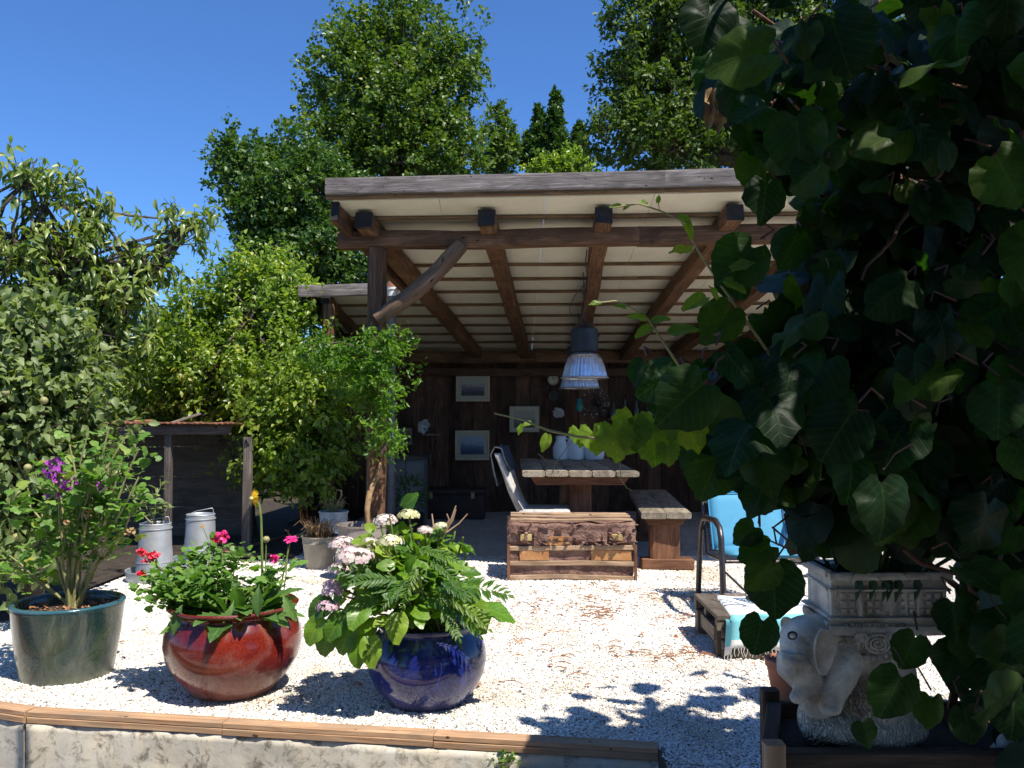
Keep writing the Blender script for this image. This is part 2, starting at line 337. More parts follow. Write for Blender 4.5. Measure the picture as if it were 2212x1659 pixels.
def crown_points(lobes, ncl, shell=.45, wob=.2):
    wts = np.array([(l[1][0]*l[1][2])**.9 for l in lobes]); wts /= wts.sum(); cs = []; qs = []
    for (c, r), wt in zip(lobes, wts):
        m = max(4, int(ncl*wt)); q = unit(m); rr = 1-shell*rng.random(m)**1.5
        sd = random.random()*30
        wv = np.array([mn.noise(Vector((a[0]*2.3+sd, a[1]*2.3, a[2]*2.3)))+.6*mn.noise(Vector((a[0]*6+sd, a[1]*6, a[2]*6))) for a in q])
        rr = rr*(1+wob*wv*1.6); cs.append(np.array(c)+q*np.array(r)*rr[:, None]); qs.append(q)
    return np.concatenate(cs), np.concatenate(qs)
def sprigs(cs, qs, k, ls, tw, droop=.3, up=.4, outw=1.0):
    n = len(cs); d = qs*outw+np.array([0, 0, up])+rng.normal(size=(n, 3))*.5; d /= np.linalg.norm(d, axis=1, keepdims=True)
    tl = tw*(.6+.8*rng.random(n)); t = rng.random((n, k)); side = rng.normal(size=(n, k, 3))*.16
    Pn = cs[:, None, :]+d[:, None, :]*(t*tl[:, None])[:, :, None]+side*tl[:, None, None]
    D = d[:, None, :]*.6+rng.normal(size=(n, k, 3))*.7+np.array([0, 0, -droop]); N = np.array([0, 0, .8])+rng.normal(size=(n, k, 3))*.6+qs[:, None, :]*.5
    S = ls*(.7+.6*rng.random((n, k))); base = np.clip(rng.normal(.42, .17, n), 0, 1)[:, None]; V = np.clip(base+rng.normal(size=(n, k))*.13, 0, 1)
    return Pn.reshape(-1, 3), D.reshape(-1, 3), N.reshape(-1, 3), S.reshape(-1), V.reshape(-1), d, tl
def wobble(p0, p1, n=6, a=.08):
    p0 = Vector(p0); p1 = Vector(p1); L_ = (p1-p0).length; s = random.random()*99
    return [p0.lerp(p1, i/n)+Vector((mn.noise(Vector((i*.7+s, 0, 0))), mn.noise(Vector((i*.7+s, 5, 0))), 0))*L_*a*(1 if 0 < i < n else 0) for i in range(n+1)]
def tree(name, label, base, lobes, ncl, k, ls, tw, mat, tm, tr, cat='tree', droop=.3, up=.4, shell=.45, wob=.2, group=None, sec=6, extra=None, twigs=True):
    t = thing(name, label, cat, base, 0, group)
    cs, qs = crown_points(lobes, ncl, shell, wob)
    if extra is not None:
        cs = np.concatenate([cs, extra[0]]); qs = np.concatenate([qs, extra[1]])
    Pn, D, N, S, V, d, tl = sprigs(cs, qs, k, ls, tw, droop, up)
    cloud('crown', t, Pn, D, N, S, tm, mat, 'stuff', V)
    b = MB(); cen = sum((Vector(l[0]) for l in lobes), Vector())/len(lobes); low = min(l[0][2]-l[1][2]*.3 for l in lobes)
    top = Vector((base[0]*.5+cen.x*.5, base[1]*.5+cen.y*.5, max(base[2]+.3, low)))
    b.tube(wobble(base, top, 7, .03), [tr*(1.15-.5*i/7) for i in range(8)], 10); b.build('trunk', M['bark'], t, True)
    b = MB(); off = 0; wts = [len(cs)//len(lobes)]*len(lobes)
    for i, (c, r) in enumerate(lobes):
        b.tube(wobble(top, c, 6, .1), [tr*.5*(1-.75*j/6) for j in range(7)], 6)
        near = np.argsort(((cs-np.array(c))**2).sum(1))
        for j in near[::max(1, len(near)//sec)][:sec]:
            q = cs[j]; b.tube(wobble(c, q, 5, .12), [tr*.16*(1-.7*m/5)+.003 for m in range(6)], 5)
    b.build('limbs', M['bark'], t, True)
    if twigs:
        b = MB()
        for j in range(0, len(cs), max(1, len(cs)//300)): b.tube([cs[j]-d[j]*tl[j]*.3, cs[j]+d[j]*tl[j]], [.006+tr*.02, .002], 4, False)
        b.build('twigs', M['bark'], t, False, kind='stuff')
    return t
# ------------------------------------------------------------------ materials of the setting
def m_gravel():
    m, n, o = _new('white_gravel'); tc = n.nodes.new('ShaderNodeTexCoord').outputs['Object']
    v = n.nodes.new('ShaderNodeTexVoronoi'); v.inputs['Scale'].default_value = 75; n.links.new(tc, v.inputs[0])
    v2 = n.nodes.new('ShaderNodeTexVoronoi'); v2.inputs['Scale'].default_value = 75; v2.feature = 'DISTANCE_TO_EDGE'; n.links.new(tc, v2.inputs[0])
    sp = n.nodes.new('ShaderNodeSeparateColor'); n.links.new(v.outputs['Color'], sp.inputs[0])
    col = ramp(n, sp.outputs[0], [(0, (.3, .27, .25)), (.12, (.66, .61, .54)), (.4, (.82, .78, .71)), (1, (.88, .86, .81))])
    e = ramp(n, v2.outputs['Distance'], [(0, (.25, .23, .2)), (.1, (1, 1, 1))])
    col = mix(n, 1, col, e, 'MULTIPLY')
    f = noise_(n, tc, 1.3, 6); col = mix(n, 1, col, ramp(n, f, [(.35, (.86, .83, .8)), (.6, (1, 1, 1))]), 'MULTIPLY')
    bsdf(n, o, col, .85, 0, .3, 0, v2.outputs['Distance'], 1.0, .02); return m
M['gravel'] = m_gravel()
def m_pebble():
    m, n, o = _new('marble_pebble'); oi = n.nodes.new('ShaderNodeObjectInfo')
    col = ramp(n, oi.outputs['Random'], [(0, (.13, .11, .1)), (.04, (.3, .25, .22)), (.1, (.58, .52, .44)), (.22, (.78, .73, .65)), (.6, (.86, .83, .77)), (1, (.9, .88, .84))])
    lc = noise_(n, oi.outputs['Location'], 1.1, 5, .7); col = mix(n, 1, col, ramp(n, lc, [(.34, (.7, .62, .52)), (.52, (1, 1, 1))]), 'MULTIPLY')
    bsdf(n, o, col, .7, 0, .4); return m
M['pebble'] = m_pebble()
def m_render():
    m, n, o = _new('rough_concrete'); tc = n.nodes.new('ShaderNodeTexCoord').outputs['Object']
    f = noise_(n, tc, 2.2, 9, .65, .8); f2 = noise_(n, tc, 13, 9, .75, .5); f3 = noise_(n, mapping(n, tc, (1.2, 1, .6)), 4, 6, .7, 1.5)
    col = ramp(n, f, [(.3, (.36, .33, .28)), (.5, (.54, .5, .43)), (.68, (.68, .64, .56))])
    col = mix(n, ramp(n, f3, [(.46, (0, 0, 0)), (.62, (1, 1, 1))]), col, (.6, .53, .42))
    dirt = ramp(n, f2, [(.50, (0, 0, 0)), (.60, (1, 1, 1))]); dm = ramp(n, f, [(.48, (.85, .85, .85)), (.62, (.12, .12, .12))])
    col = mix(n, math_(n, 'MULTIPLY', dirt, dm), col, (.12, .1, .075))
    vo = n.nodes.new('ShaderNodeTexVoronoi'); vo.feature = 'DISTANCE_TO_EDGE'; vo.inputs['Scale'].default_value = 2.6
    nz = n.nodes.new('ShaderNodeTexNoise'); nz.inputs['Scale'].default_value = 3; n.links.new(tc, nz.inputs[0])
    n.links.new(mix(n, .35, tc, nz.outputs['Color']), vo.inputs[0])
    ck = ramp(n, vo.outputs['Distance'], [(.0, (.8, .78, .76)), (.004, (1, 1, 1))]); col = mix(n, 1, col, ck, 'MULTIPLY')
    h = math_(n, 'ADD', math_(n, 'MULTIPLY', f2, .5), f); bsdf(n, o, col, .92, 0, .2, 0, h, .6, .006); return m
M['render'] = m_render()
M['ground'] = m_plain('garden_soil', (.03, .028, .015), (.09, .075, .04), 3, .95, bs=.8, det=10)
M['soilbed'] = m_plain('bed_soil', (.02, .014, .009), (.06, .042, .028), 12, .95, bs=.9, bd=.03, det=9)
# ------------------------------------------------------------------ ground
def struct(o): o['kind'] = 'structure'; return o
b = MB(); b.add([(-400, -60, -.44), (400, -60, -.44), (400, 500, -.44), (-400, 500, -.44)], [(0, 1, 2, 3)]); struct(b.build('ground', M['ground']))
b = MB()
for i in range(12):
    for j in range(9):
        b.box((-5.1+i*.92, -2.1+j*.6+.0, -.43), (.905, .585, .03), jit=.003)
o = b.build('bounce_paving', m_plain('bounce_slabs', (.46, .41, .33), (.58, .53, .45), 3, .85, bs=.4)); o['kind'] = 'structure'  # unseen pale paving, added to bounce warm light upwards
PA2, PA, PB = Vector((-5.2, 4.75, 0)), Vector((-1.99, 3.65, 0)), Vector((.548, 3.26, 0))
def yfront(x):
    if x < PA.x: return PA.y+(PA2.y-PA.y)*(x-PA.x)/(PA2.x-PA.x)
    return PA.y+(PB.y-PA.y)*(x-PA.x)/(PB.x-PA.x)
def hz(x, y): return .010*mn.noise(Vector((x*1.6, y*1.6, 0)))+.006*mn.noise(Vector((x*5, y*5, 4)))
def sheet(name, mat, x0, x1, y0f, y1f, nx, ny, z0=0., zf=hz, kind='structure'):
    b = MB(); V = []
    for i in range(nx+1):
        x = x0+(x1-x0)*i/nx; ya, yb = y0f(x), y1f(x)
        for j in range(ny+1):
            y = ya+(yb-ya)*(j/ny)**1.3; V.append((x, y, z0+zf(x, y)))
    b.add(V, [(i*(ny+1)+j, (i+1)*(ny+1)+j, (i+1)*(ny+1)+j+1, i*(ny+1)+j+1) for i in range(nx) for j in range(ny)])
    o = b.build(name, mat, None, 'all'); o['kind'] = kind; return o
sheet('garden_ground', M['ground'], -60, 60, lambda x: 5.0, lambda x: 120, 20, 20, -.03, lambda x, y: 0)
g1 = sheet('gravel_bed', M['gravel'], -5.0, .55, lambda x: yfront(x)+.001, lambda x: 11.9, 80, 110)
g2 = sheet('gravel_path', M['gravel'], .5505, 6.0, lambda x: 1.2, lambda x: 11.9, 60, 110)
g3 = sheet('lower_gravel', M['gravel'], -.1, .545, lambda x: 2.0, lambda x: yfront(x)-.02, 12, 24, -.085)
b = MB(); b.add([(-9, 5.3, .02), (-3.02, 5.15, .02), (-2.95, 7.3, .03), (-1.9, 7.45, .02), (-1.75, 12.5, .02), (-9, 12.5, .02)], [(0, 1, 2, 3, 4, 5)]); struct(b.build('planting_bed', M['soilbed']))
b = MB(); b.box((.225, 2.63, -.27), (.65, 1.25, .34)); struct(b.build('step_block', M['render']))
b = MB(); b.box((3.3, 2.3, -.24), (5.49, 2.3, .4)); struct(b.build('terrace_block', M['render']))
# pebbles: geometry nodes scatter (nobody could count them)
def peb_mesh(name, seed):
    r = random.Random(seed); bm = bmesh.new(); bmesh.ops.create_icosphere(bm, subdivisions=1, radius=1)
    for v in bm.verts: v.co = Vector((v.co.x*r.uniform(.8, 1.25), v.co.y*r.uniform(.7, 1.05), v.co.z*r.uniform(.5, .75)))
    me = bpy.data.meshes.new(name); bm.to_mesh(me); bm.free(); me.materials.append(M['pebble']); return me
def scatter(name, src_poly_fn, x0, x1, y0f, y1f, dens, smin, smax, z0=0.):
    sh = sheet(name, M['pebble'], x0, x1, y0f, y1f, 40, 40, z0+.002, hz, 'stuff')
    ng = bpy.data.node_groups.new(name, 'GeometryNodeTree'); ng.interface.new_socket('Geometry', in_out='INPUT', socket_type='NodeSocketGeometry'); ng.interface.new_socket('Geometry', in_out='OUTPUT', socket_type='NodeSocketGeometry')
    N_ = ng.nodes; gi = N_.new('NodeGroupInput'); go = N_.new('NodeGroupOutput'); dp = N_.new('GeometryNodeDistributePointsOnFaces'); dp.inputs['Density'].default_value = dens; dp.inputs['Seed'].default_value = 3
    ip = N_.new('GeometryNodeInstanceOnPoints'); ic = N_.new('GeometryNodeMeshIcoSphere'); ic.inputs['Subdivisions'].default_value = 1; ic.inputs['Radius'].default_value = 1
    sm = N_.new('GeometryNodeSetMaterial'); sm.inputs['Material'].default_value = M['pebble']
    rs = N_.new('FunctionNodeRandomValue'); rs.data_type = 'FLOAT_VECTOR'; rs.inputs[0].default_value = (smin, smin*.8, smin*.6); rs.inputs[1].default_value = (smax, smax, smax*.7)
    rr = N_.new('FunctionNodeRandomValue'); rr.data_type = 'FLOAT_VECTOR'; rr.inputs[0].default_value = (-.5, -.5, 0); rr.inputs[1].default_value = (.5, .5, 6.28)
    k = ng.links.new; k(gi.outputs[0], dp.inputs[0]); k(dp.outputs[0], ip.inputs[0]); k(ic.outputs[0], sm.inputs[0]); k(sm.outputs[0], ip.inputs['Instance']); k(rr.outputs[0], ip.inputs['Rotation']); k(rs.outputs[0], ip.inputs['Scale']); k(ip.outputs[0], go.inputs[0])
    md = sh.modifiers.new('scatter', 'NODES'); md.node_group = ng; return sh
scatter('pebbles', None, -3.6, .545, lambda x: yfront(x)+.012, lambda x: 5.3, 10500, .0036, .0075)
scatter('pebbles', None, .5475, 2.6, lambda x: 2.3, lambda x: 5.3, 10000, .0036, .0075)
scatter('pebbles', None, -.08, .53, lambda x: 2.2, lambda x: yfront(x)-.1, 9500, .0042, .0085, -.085)
scatter('pebbles', None, -3.0, 2.6, lambda x: 5.3, lambda x: 7.6, 3800, .006, .011)
# ------------------------------------------------------------------ retaining wall and timber edging
wl = thing('retaining_wall', 'rough grey concrete retaining wall holding up the white gravel', 'wall', (-.9, 3.5, -.44))
def offs(p, q, d):
    n = Vector((q.y-p.y, -(q.x-p.x), 0)).normalized(); return n*d if n.y < 0 else -n*d
def wallseg(p, q, name, zt, zb, d0, d1, mat, parent, nx=40, nz=12, amp=.012):
    n = offs(p, q, 1); b = MB(); V = []
    for i in range(nx+1):
        for j in range(nz+1):
            c = p.lerp(q, i/nx); z = zb+(zt-zb)*j/nz; a = amp*(mn.noise(Vector((c.x*2.5, z*3, 1)))+.6*mn.noise(Vector((c.x*9, z*9, 2)))+.35*mn.noise(Vector((c.x*25, z*25, 3))))
            V.append(c+n*(d1+a)+Vector((0, 0, z)))
    m = len(V)
    for i in range(nx+1):
        c = p.lerp(q, i/nx)
        for z in (zb, zt): V.append(c+n*d0+Vector((0, 0, z)))
    Fs = [(i*(nz+1)+j, (i+1)*(nz+1)+j, (i+1)*(nz+1)+j+1, i*(nz+1)+j+1) for i in range(nx) for j in range(nz)]
    for i in range(nx):
        Fs.append((i*(nz+1)+nz, (i+1)*(nz+1)+nz, m+2*(i+1)+1, m+2*i+1)); Fs.append((m+2*i, m+2*i+1, m+2*(i+1)+1, m+2*(i+1)))
    for i in (0, nx): Fs.append(tuple(i*(nz+1)+j for j in range(nz+1))+(m+2*i+1, m+2*i))
    b.add(V, Fs); return b.build(name, mat, parent, 'all')
wallseg(PA2, PA, 'wall_face', -.030, -.44, -.14, .070, M['render'], wl, 60)
wallseg(PA, PB, 'wall_face', -.030, -.44, -.14, .070, M['render'], wl, 90, 14)
te = thing('timber_edging', 'long pale timber boards capping the concrete wall in front of the glazed pots', 'edging', (-.9, 3.5, -.02))
pts = [PA2, PA, PA.lerp(PB, .335), PA.lerp(PB, .67), PB]
for i in range(4):
    p, q = pts[i], pts[i+1]; n = offs(p, q, 1); d = (q-p).normalized()*.0015
    b = MB(); b.beam(p+d+n*.036+Vector((0, 0, .010)), q-d+n*.036+Vector((0, 0, .010)), .07, .021, 14, .002, .1); b.build('board', M['edging'], te)
    b = MB(); b.beam(p+d+n*.036+Vector((0, 0, -.0145)), q-d+n*.036+Vector((0, 0, -.0145)), .076, .026, 14, .002, .1); b.build('board', M['edging'], te)
b = MB(); b.box((.548, 2.3, -.03), (.02, 1.9, .07)); b.build('edge_strip', M['crate'], te)
# ------------------------------------------------------------------ the open shed
def roofz(y, x=0): return 2.898-.1764*(y-6.35+.075*x)
def fx(t): return Vector((-1.42+t*4.9, 6.49-.082*t*4.9, 0))      # along the front edge
sh = thing('garden_shelter', 'open timber shelter with cream roof panels, rough rafters and plank back wall', 'shelter', (.5, 8.8, 0))
# fascia: two boards end to end
for a, c_ in ((0, .52), (.5201, 1.0)):
    p, q = fx(a), fx(c_); b = MB()
    b.beam(p+Vector((0, -.02, 2.985)), q+Vector((0, -.02, 2.985)), .035, .125, 16, .003, .08); b.build('fascia_board', M['fascia'], sh)
    b = MB(); b.beam(p+Vector((0, .02, 2.915)), q+Vector((0, .02, 2.915)), .06, .034, 16, .003, .1); b.build('fascia_lip', M['batten'], sh)
# roof panels (trapezoid main part with a wing on the left further back)
def edge_l(y): return -1.38+(-.99+1.38)*(y-6.49)/(8.6-6.49) if y < 8.6 else -2.12
xs = [-1.36, -.55, .26, 1.07, 1.88, 2.69, 3.45]
pk = [0]
def panel(x0f, x1f, y0, y1, name='roof_panel'):
    pk[0] += 1; up = .0012*(pk[0] % 2)
    b = MB(); V = []; n = 8
    for i in range(n+1):
        y = y0+(y1-y0)*i/n
        for x, sgn in ((x0f(y), 0), (x1f(y), 0)):
            yy = y-.082*(x+1.42)+.0
            xx = x+(.006 if sgn else -.006); V += [(xx, yy, roofz(yy, x)+up), (xx, yy, roofz(yy, x)+.03+up)]
    Fs = []
    for i in range(n):
        o_ = i*4; Fs += [(o_, o_+4, o_+6, o_+2), (o_+1, o_+3, o_+7, o_+5), (o_, o_+1, o_+5, o_+4), (o_+2, o_+6, o_+7, o_+3)]
    Fs += [(0, 2, 3, 1), (n*4, n*4+1, n*4+3, n*4+2)]
    b.add(V, Fs); return b.build(name, M['cream'], sh)
for i in range(6):
    if i == 0: panel(lambda y: edge_l(min(y, 8.59)), lambda y: xs[1]-.002, 6.53, 8.6); panel(lambda y: -1.2, lambda y: xs[1]-.002, 8.603, 11.6)
    else: panel(lambda y, i=i: xs[i]+.002, lambda y, i=i: xs[i+1]-.002, 6.53, 11.6)
panel(lambda y: -2.15, lambda y: -1.204, 8.62, 11.6)
# battens
for y in (6.75, 7.2, 7.83, 8.22, 8.6, 9.03, 9.43, 9.8, 10.17, 10.55):
    xl = edge_l(y+.05)+.03 if y < 8.55 else -2.1
    segs = [(xl, 1.2), (1.202, 3.4)]
    for a, c_ in segs:
        ya, yc = y-.06*(a+.1), y-.06*(c_+.1); b = MB()
        b.beam((a, ya, roofz(ya, a)-.014), (c_, yc, roofz(yc, c_)-.014), .045, .024, 12, .003, .1); b.build('batten', M['batten'], sh)
# rafters (they fan in towards the back)
def rafter(xa, xb, ya=6.55, yb=11.15, w=.13, h=.125, dz=-.028, name='rafter', wob=.008):
    a = Vector((xa, ya, roofz(ya, xa)+dz-h/2)); c_ = Vector((xb, yb, roofz(yb, xb)+dz-h/2)); b = MB()
    b.beam(a, c_, w, h, 16, wob, .06); o = b.build(name, M['beam'], sh, True)
    b = MB(); dd = (a-c_).normalized(); b.beam(a+dd*.004, a-dd*.03, w*1.02, h*1.02, 1, 0, .04); b.build('end_cap', M['black_end'], o); return o
for (pxa, pxb) in ((782, 1033), (1050, 1137), (1306, 1258), (1592, 1350), (1870, 1450)):
    ya = 6.55-.082*((pxa-1106)/1850*6.5); rafter((pxa-1106)/1850*ya, (pxb-1106)/1850*10.7, ya, 10.95)
rafter(-1.36, -.99, 6.52, 8.58, .05, .15, .0, 'barge_rafter')
rafter(3.42, 2.6, 6.2, 10.95, .05, .15, 0, 'barge_rafter')
b = MB(); b.beam((-1.40, 6.91, 2.655), (1.0, 6.72, 2.655), .15, .135, 20, .009, .18); b.build('front_beam', M['beam'], sh, True)
b = MB(); b.beam((.99, 6.722, 2.655), (3.3, 6.54, 2.665), .155, .14, 20, .009, .18); b.build('front_beam', M['beam'], sh, True)
b = MB(); b.beam((-1.085, 6.87, -.05), (-1.09, 6.885, 2.59), .145, .145, 18, .008, .28, (0, 1, 0)); b.build('post', M['beam'], sh, True)
b = MB(); b.beam((3.0, 6.6, -.05), (3.0, 6.6, 2.6), .145, .145, 14, .008, .28, (0, 1, 0)); b.build('post', M['beam'], sh, True)
a_, c_ = P(812, 690, 6.80), P(998, 528, 6.74); b = MB(); b.tube([a_.lerp(c_, i/12)+Vector((.25, 0, -.35))*.09*math.sin(PI*i/12)+Vector((0, .01*math.sin(i*1.7), 0)) for i in range(13)], [.05, .058, .064, .066, .066, .069, .067, .065, .064, .066, .067, .064, .058], 14); b.build('brace', M['brace'], sh, True)
b = MB(); b.beam((2.95, 6.6, 2.0), (2.35, 6.62, 2.6), .10, .115, 12, .02, .25, (0, 1, 0)); b.build('brace', M['beam'], sh, True)
# wing on the left
b = MB(); b.beam((-2.16, 8.63, 2.50), (-.93, 8.53, 2.51), .04, .12, 10, .004, .1); b.build('fascia_board', M['fascia'], sh)
for xa, xb in ((-1.9, -1.75), (-2.1, -2.0)): rafter(xa, xb, 8.68, 11.0, .09, .1)
b = MB(); b.beam((-1.88, 8.75, -.05), (-1.88, 8.75, 2.38), .125, .125, 14, .006, .25, (0, 1, 0)); b.build('post', M['beam'], sh, True)
b = MB(); b.beam((-2.2, 10.85, 1.98), (.3, 10.85, 1.99), .12, .15, 14, .01); b.build('back_beam', M['beam'], sh, True)
b = MB(); b.beam((.302, 10.85, 1.99), (3.4, 10.85, 1.99), .12, .15, 14, .01); b.build('back_beam', M['beam'], sh, True)
for x in (-2.1, 3.1):
    b = MB(); b.beam((x, 10.98, -.05), (x, 10.98, 1.93), .11, .11, 10, .006, .2, (0, 1, 0)); b.build('post', M['beam'], sh, True)
b = MB(); b.beam((-2.3, 11.0, 1.80), (3.3, 11.0, 1.80), .06, .1, 14, .006); b.build('rail', M['wall'], sh)
x = -2.45; i = 0
while x < 3.35:
    wd = random.uniform(.13, .24); b = MB(); zt = 2.0+random.uniform(-.03, .01)
    b.beam((x+wd/2, 11.12+(i % 2)*.022, -.05), (x+wd/2, 11.12+(i % 2)*.022, zt), wd+.012*(i % 2), .022, 9, .006, .06, (0, 1, 0))
    b.build('wall_plank', M['wall'], sh); x += wd-.012; i += 1
z = .02                                                         # plank side wall at the right end, boards lying flat
while z < 1.9:
    b = MB(); b.beam((3.32, 8.6, z+.08), (3.32, 10.95, z+.08), .022, .155, 6, .004, .06); b.build('wall_plank', M['wall'], sh); z += .16
z = .02                                                         # low plank wall under the wing at the left end
while z < 1.5:
    b = MB(); b.beam((-2.3, 9.3, z+.08), (-2.3, 11.0, z+.08), .022, .155, 6, .004, .06); b.build('wall_plank', M['wall'], sh); z += .16
# ------------------------------------------------------------------ things in the shelter
fp = thing('flue_pipe', 'galvanised flue pipe with a pointed red cap behind the front post', 'flue', (-1.17, 8.3, 0))
b = MB(); b.tube([(-1.17, 8.3, .02), (-1.17, 8.3, 1.0), (-1.165, 8.3, 2.42)], .043, 16); b.build('pipe', m_plain('dark_pipe', (.1, .105, .11), (.17, .175, .18), 5, .6, .3), fp, True)  # pipe metal toned darker than the galvanised feeders
b = MB(); b.lathe([(.05, 0), (.052, .06), (.06, .065), (.06, .09), (.0, .09)], (-1.165, 8.3, 2.40), 20); b.build('collar', M['white'], fp, True)
b = MB(); b.lathe([(.062, 0), (.03, .08), (.0, .15)], (-1.165, 8.3, 2.49), 20); b.build('cap', M['redp'] and M['rust'], fp, True)
b = MB(); b.lathe([(.046, 0), (.047, .15), (.046, .15)], (-1.17, 8.3, .95), 20); b.build('band', M['shade'], fp, True)
def picture(name, label, x0, y0, x1, y1, Y, fm, kindp, fw=.022):
    a = P(x0, y1, Y); c_ = P(x1, y0, Y); W = c_.x-a.x; H = c_.z-a.z; cx = (a.x+c_.x)/2; cz = (a.z+c_.z)/2
    t = thing(name, label, 'picture', (cx, Y, a.z), 0, 'framed pictures on the plank wall')
    b = MB()
    for (dx, dz, w_, h_) in ((0, H/2-fw/2, W, fw), (0, -H/2+fw/2, W, fw), (-W/2+fw/2, 0, fw, H-2*fw), (W/2-fw/2, 0, fw, H-2*fw)): b.box((cx+dx, Y, cz+dz), (w_, .025, h_))
    b.build('frame', fm, t, bev=.003)
    b = MB(); b.box((cx, Y+.004, cz), (W-2*fw, .006, H-2*fw)); b.build('mount', M['mount'], t)
    b = MB(); b.box((cx, Y, cz), (W*.68, .004, H*.62)); b.build('print', kindp, t); return t
def m_print(name, sky_, mid, dark):
    m, n, o = _new(name); g = n.nodes.new('ShaderNodeTexCoord').outputs['Generated']; s = n.nodes.new('ShaderNodeSeparateXYZ'); n.links.new(g, s.inputs[0])
    f = noise_(n, mapping(n, g, (1, 1, 2.2)), 5, 8, .7, 1); h = math_(n, 'ADD', s.outputs[2], math_(n, 'MULTIPLY_ADD', f, .7, -.35))
    bsdf(n, o, ramp(n, h, [(.2, dark), (.45, mid), (.62, sky_)]), .5, 0, .5); return m
picture('framed_picture', 'cream framed flower picture, upper one of the left pair on the plank wall', 985, 803, 1058, 867, 11.02, M['frame_w'], m_print('flower_print', (.4, .38, .3), (.2, .16, .2), (.05, .05, .06)))
picture('framed_picture', 'cream framed blue seascape, lower one of the left pair on the plank wall', 983, 930, 1057, 994, 11.02, M['frame_w'], m_print('sea_print', (.3, .38, .45), (.1, .17, .28), (.03, .06, .12)))
picture('framed_picture', 'dark framed faded picture left of the white rosette on the plank wall', 1099, 876, 1167, 935, 11.02, M['frame_d'], m_print('faded_print', (.34, .33, .26), (.2, .19, .14), (.08, .08, .06)), .012)
picture('framed_picture', 'small brown framed picture above the grey cabinet beside the flue pipe', 858, 923, 892, 962, 11.02, M['frame_d'], m_print('brown_print', (.2, .18, .1), (.12, .1, .05), (.05, .04, .03)), .014)
def disc(name, label, cat, px, py, Y, r, mat, rim, hands=False):
    c_ = P(px, py, Y); t = thing(name, label, cat, c_)
    b = MB(); V = []; b.tube([(c_.x, Y, c_.z), (c_.x, Y+.02, c_.z)], r, 28); b.build('face', mat, t)
    b = MB(); pp = [(c_.x+r*math.cos(a*PI/12), Y-.004, c_.z+r*math.sin(a*PI/12)) for a in range(25)]; b.tube(pp, r*.1, 6, False); b.build('rim', rim, t, True)
    if hands:
        b = MB(); b.beam((c_.x, Y-.006, c_.z), (c_.x+r*.5, Y-.006, c_.z+r*.3), .008, .006, 1, 0); b.beam((c_.x, Y-.008, c_.z), (c_.x-r*.2, Y-.008, c_.z+r*.75), .006, .006, 1, 0); b.build('hand', M['black'], t)
        b = MB()
        for k in range(12):
            a = k*PI/6; b.box((c_.x+.82*r*math.sin(a), Y-.003, c_.z+.82*r*math.cos(a)), (.006, .004, .02), rot=Euler((0, a, 0)))
        b.build('hour_marks', M['black'], t)
    return t
disc('wall_clock', 'small round cream wall clock left of the silver lamps', 'clock', 1195, 820, 11.03, .075, M['frame_w'], M['frame_d'], True)
disc('wall_plate', 'dark round wooden plate hanging under the cream clock', 'plate', 1195, 855, 11.04, .06, M['dark_box'], M['frame_d'])
def rosette(name, label, cat, c_, r, mat, n=26):
    t = thing(name, label, cat, c_); Pn = np.repeat(np.array([c_]), n, 0)+rng.normal(size=(n, 3))*r*.15; a = rng.random(n)*2*PI
    D = np.stack([np.cos(a), -.5-rng.random(n)*.6, np.sin(a)], 1); cloud('petals', t, Pn, D, rng.normal(size=(n, 3)), np.full(n, r), tmpl_broad(12, 0, 0, 0), mat, 'stuff'); return t
rosette('white_rosette', 'white fabric flower head hanging right of the dark framed picture', 'ornament', P(1206, 893, 10.95), .085, M['white'], 40)
t = thing('wall_shelf', 'short pale wall shelf on twiggy branch stems left of the pictures', 'shelf', P(930, 940, 10.8))
b = MB(); b.box(P(930, 939, 10.85), (.2, .16, .02)); b.build('board', M['table'], t)
for dx in (-.03, .06):
    b = MB(); b.tube(wobble(P(935, 1030, 10.9)+Vector((dx, 0, 0)), P(940, 865, 10.9)+Vector((dx*.3, 0, 0)), 8, .04), .009, 5); b.build('branch', M['batten'], t)
rosette('white_flower_bunch', 'bunch of white paper flowers standing on the short wall shelf', 'ornament', P(915, 921, 10.8), .09, M['white'], 36)
t = thing('cabinet', 'grey painted low cabinet with pale top behind the front post', 'cabinet', (-1.25, 9.9, 0))
b = MB(); b.box((-1.2, 9.9, .38), (.42, .4, .74)); b.build('body', M['cabinet'], t, bev=.006)
b = MB(); b.box((-1.2, 9.88, .765), (.48, .46, .03)); b.build('top', M['old'], t, bev=.004)
for dx in (-.1, .1):
    o = MB().box((-1.2+dx, 9.69, .42), (.185, .02, .6)).build('door', M['cabinet'], t, bev=.004); MB().ball((-1.2+dx*.3, 9.67, .45), .012, 8, 5).build('knob', M['brass'], o)
t = thing('dark_chest', 'low dark brown wooden chest against the plank wall under the seascape', 'chest', (-.55, 10.5, 0))
b = MB(); b.box((-.72, 10.5, .15), (.78, .42, .3)); b.build('body', M['dark_box'], t, bev=.01)
b = MB(); b.box((-.72, 10.5, .33), (.82, .46, .06)); b.build('lid', M['dark_box'], t, bev=.015)
for dx in (-.25, .25): MB().box((-.72+dx, 10.28, .29), (.04, .02, .08)).build('latch', M['brass'], t)
t = thing('basil_bush', 'dim bushy plant in a dark tub beside the grey cabinet', 'plant', (-1.08, 9.0, 0))
MB().lathe([(.0, .0), (.14, 0), (.17, .22), (.155, .22), (.15, .2), (0, .2)], (-1.08, 9.0, 0), 24).build('tub', M['dark_box'], t, True)
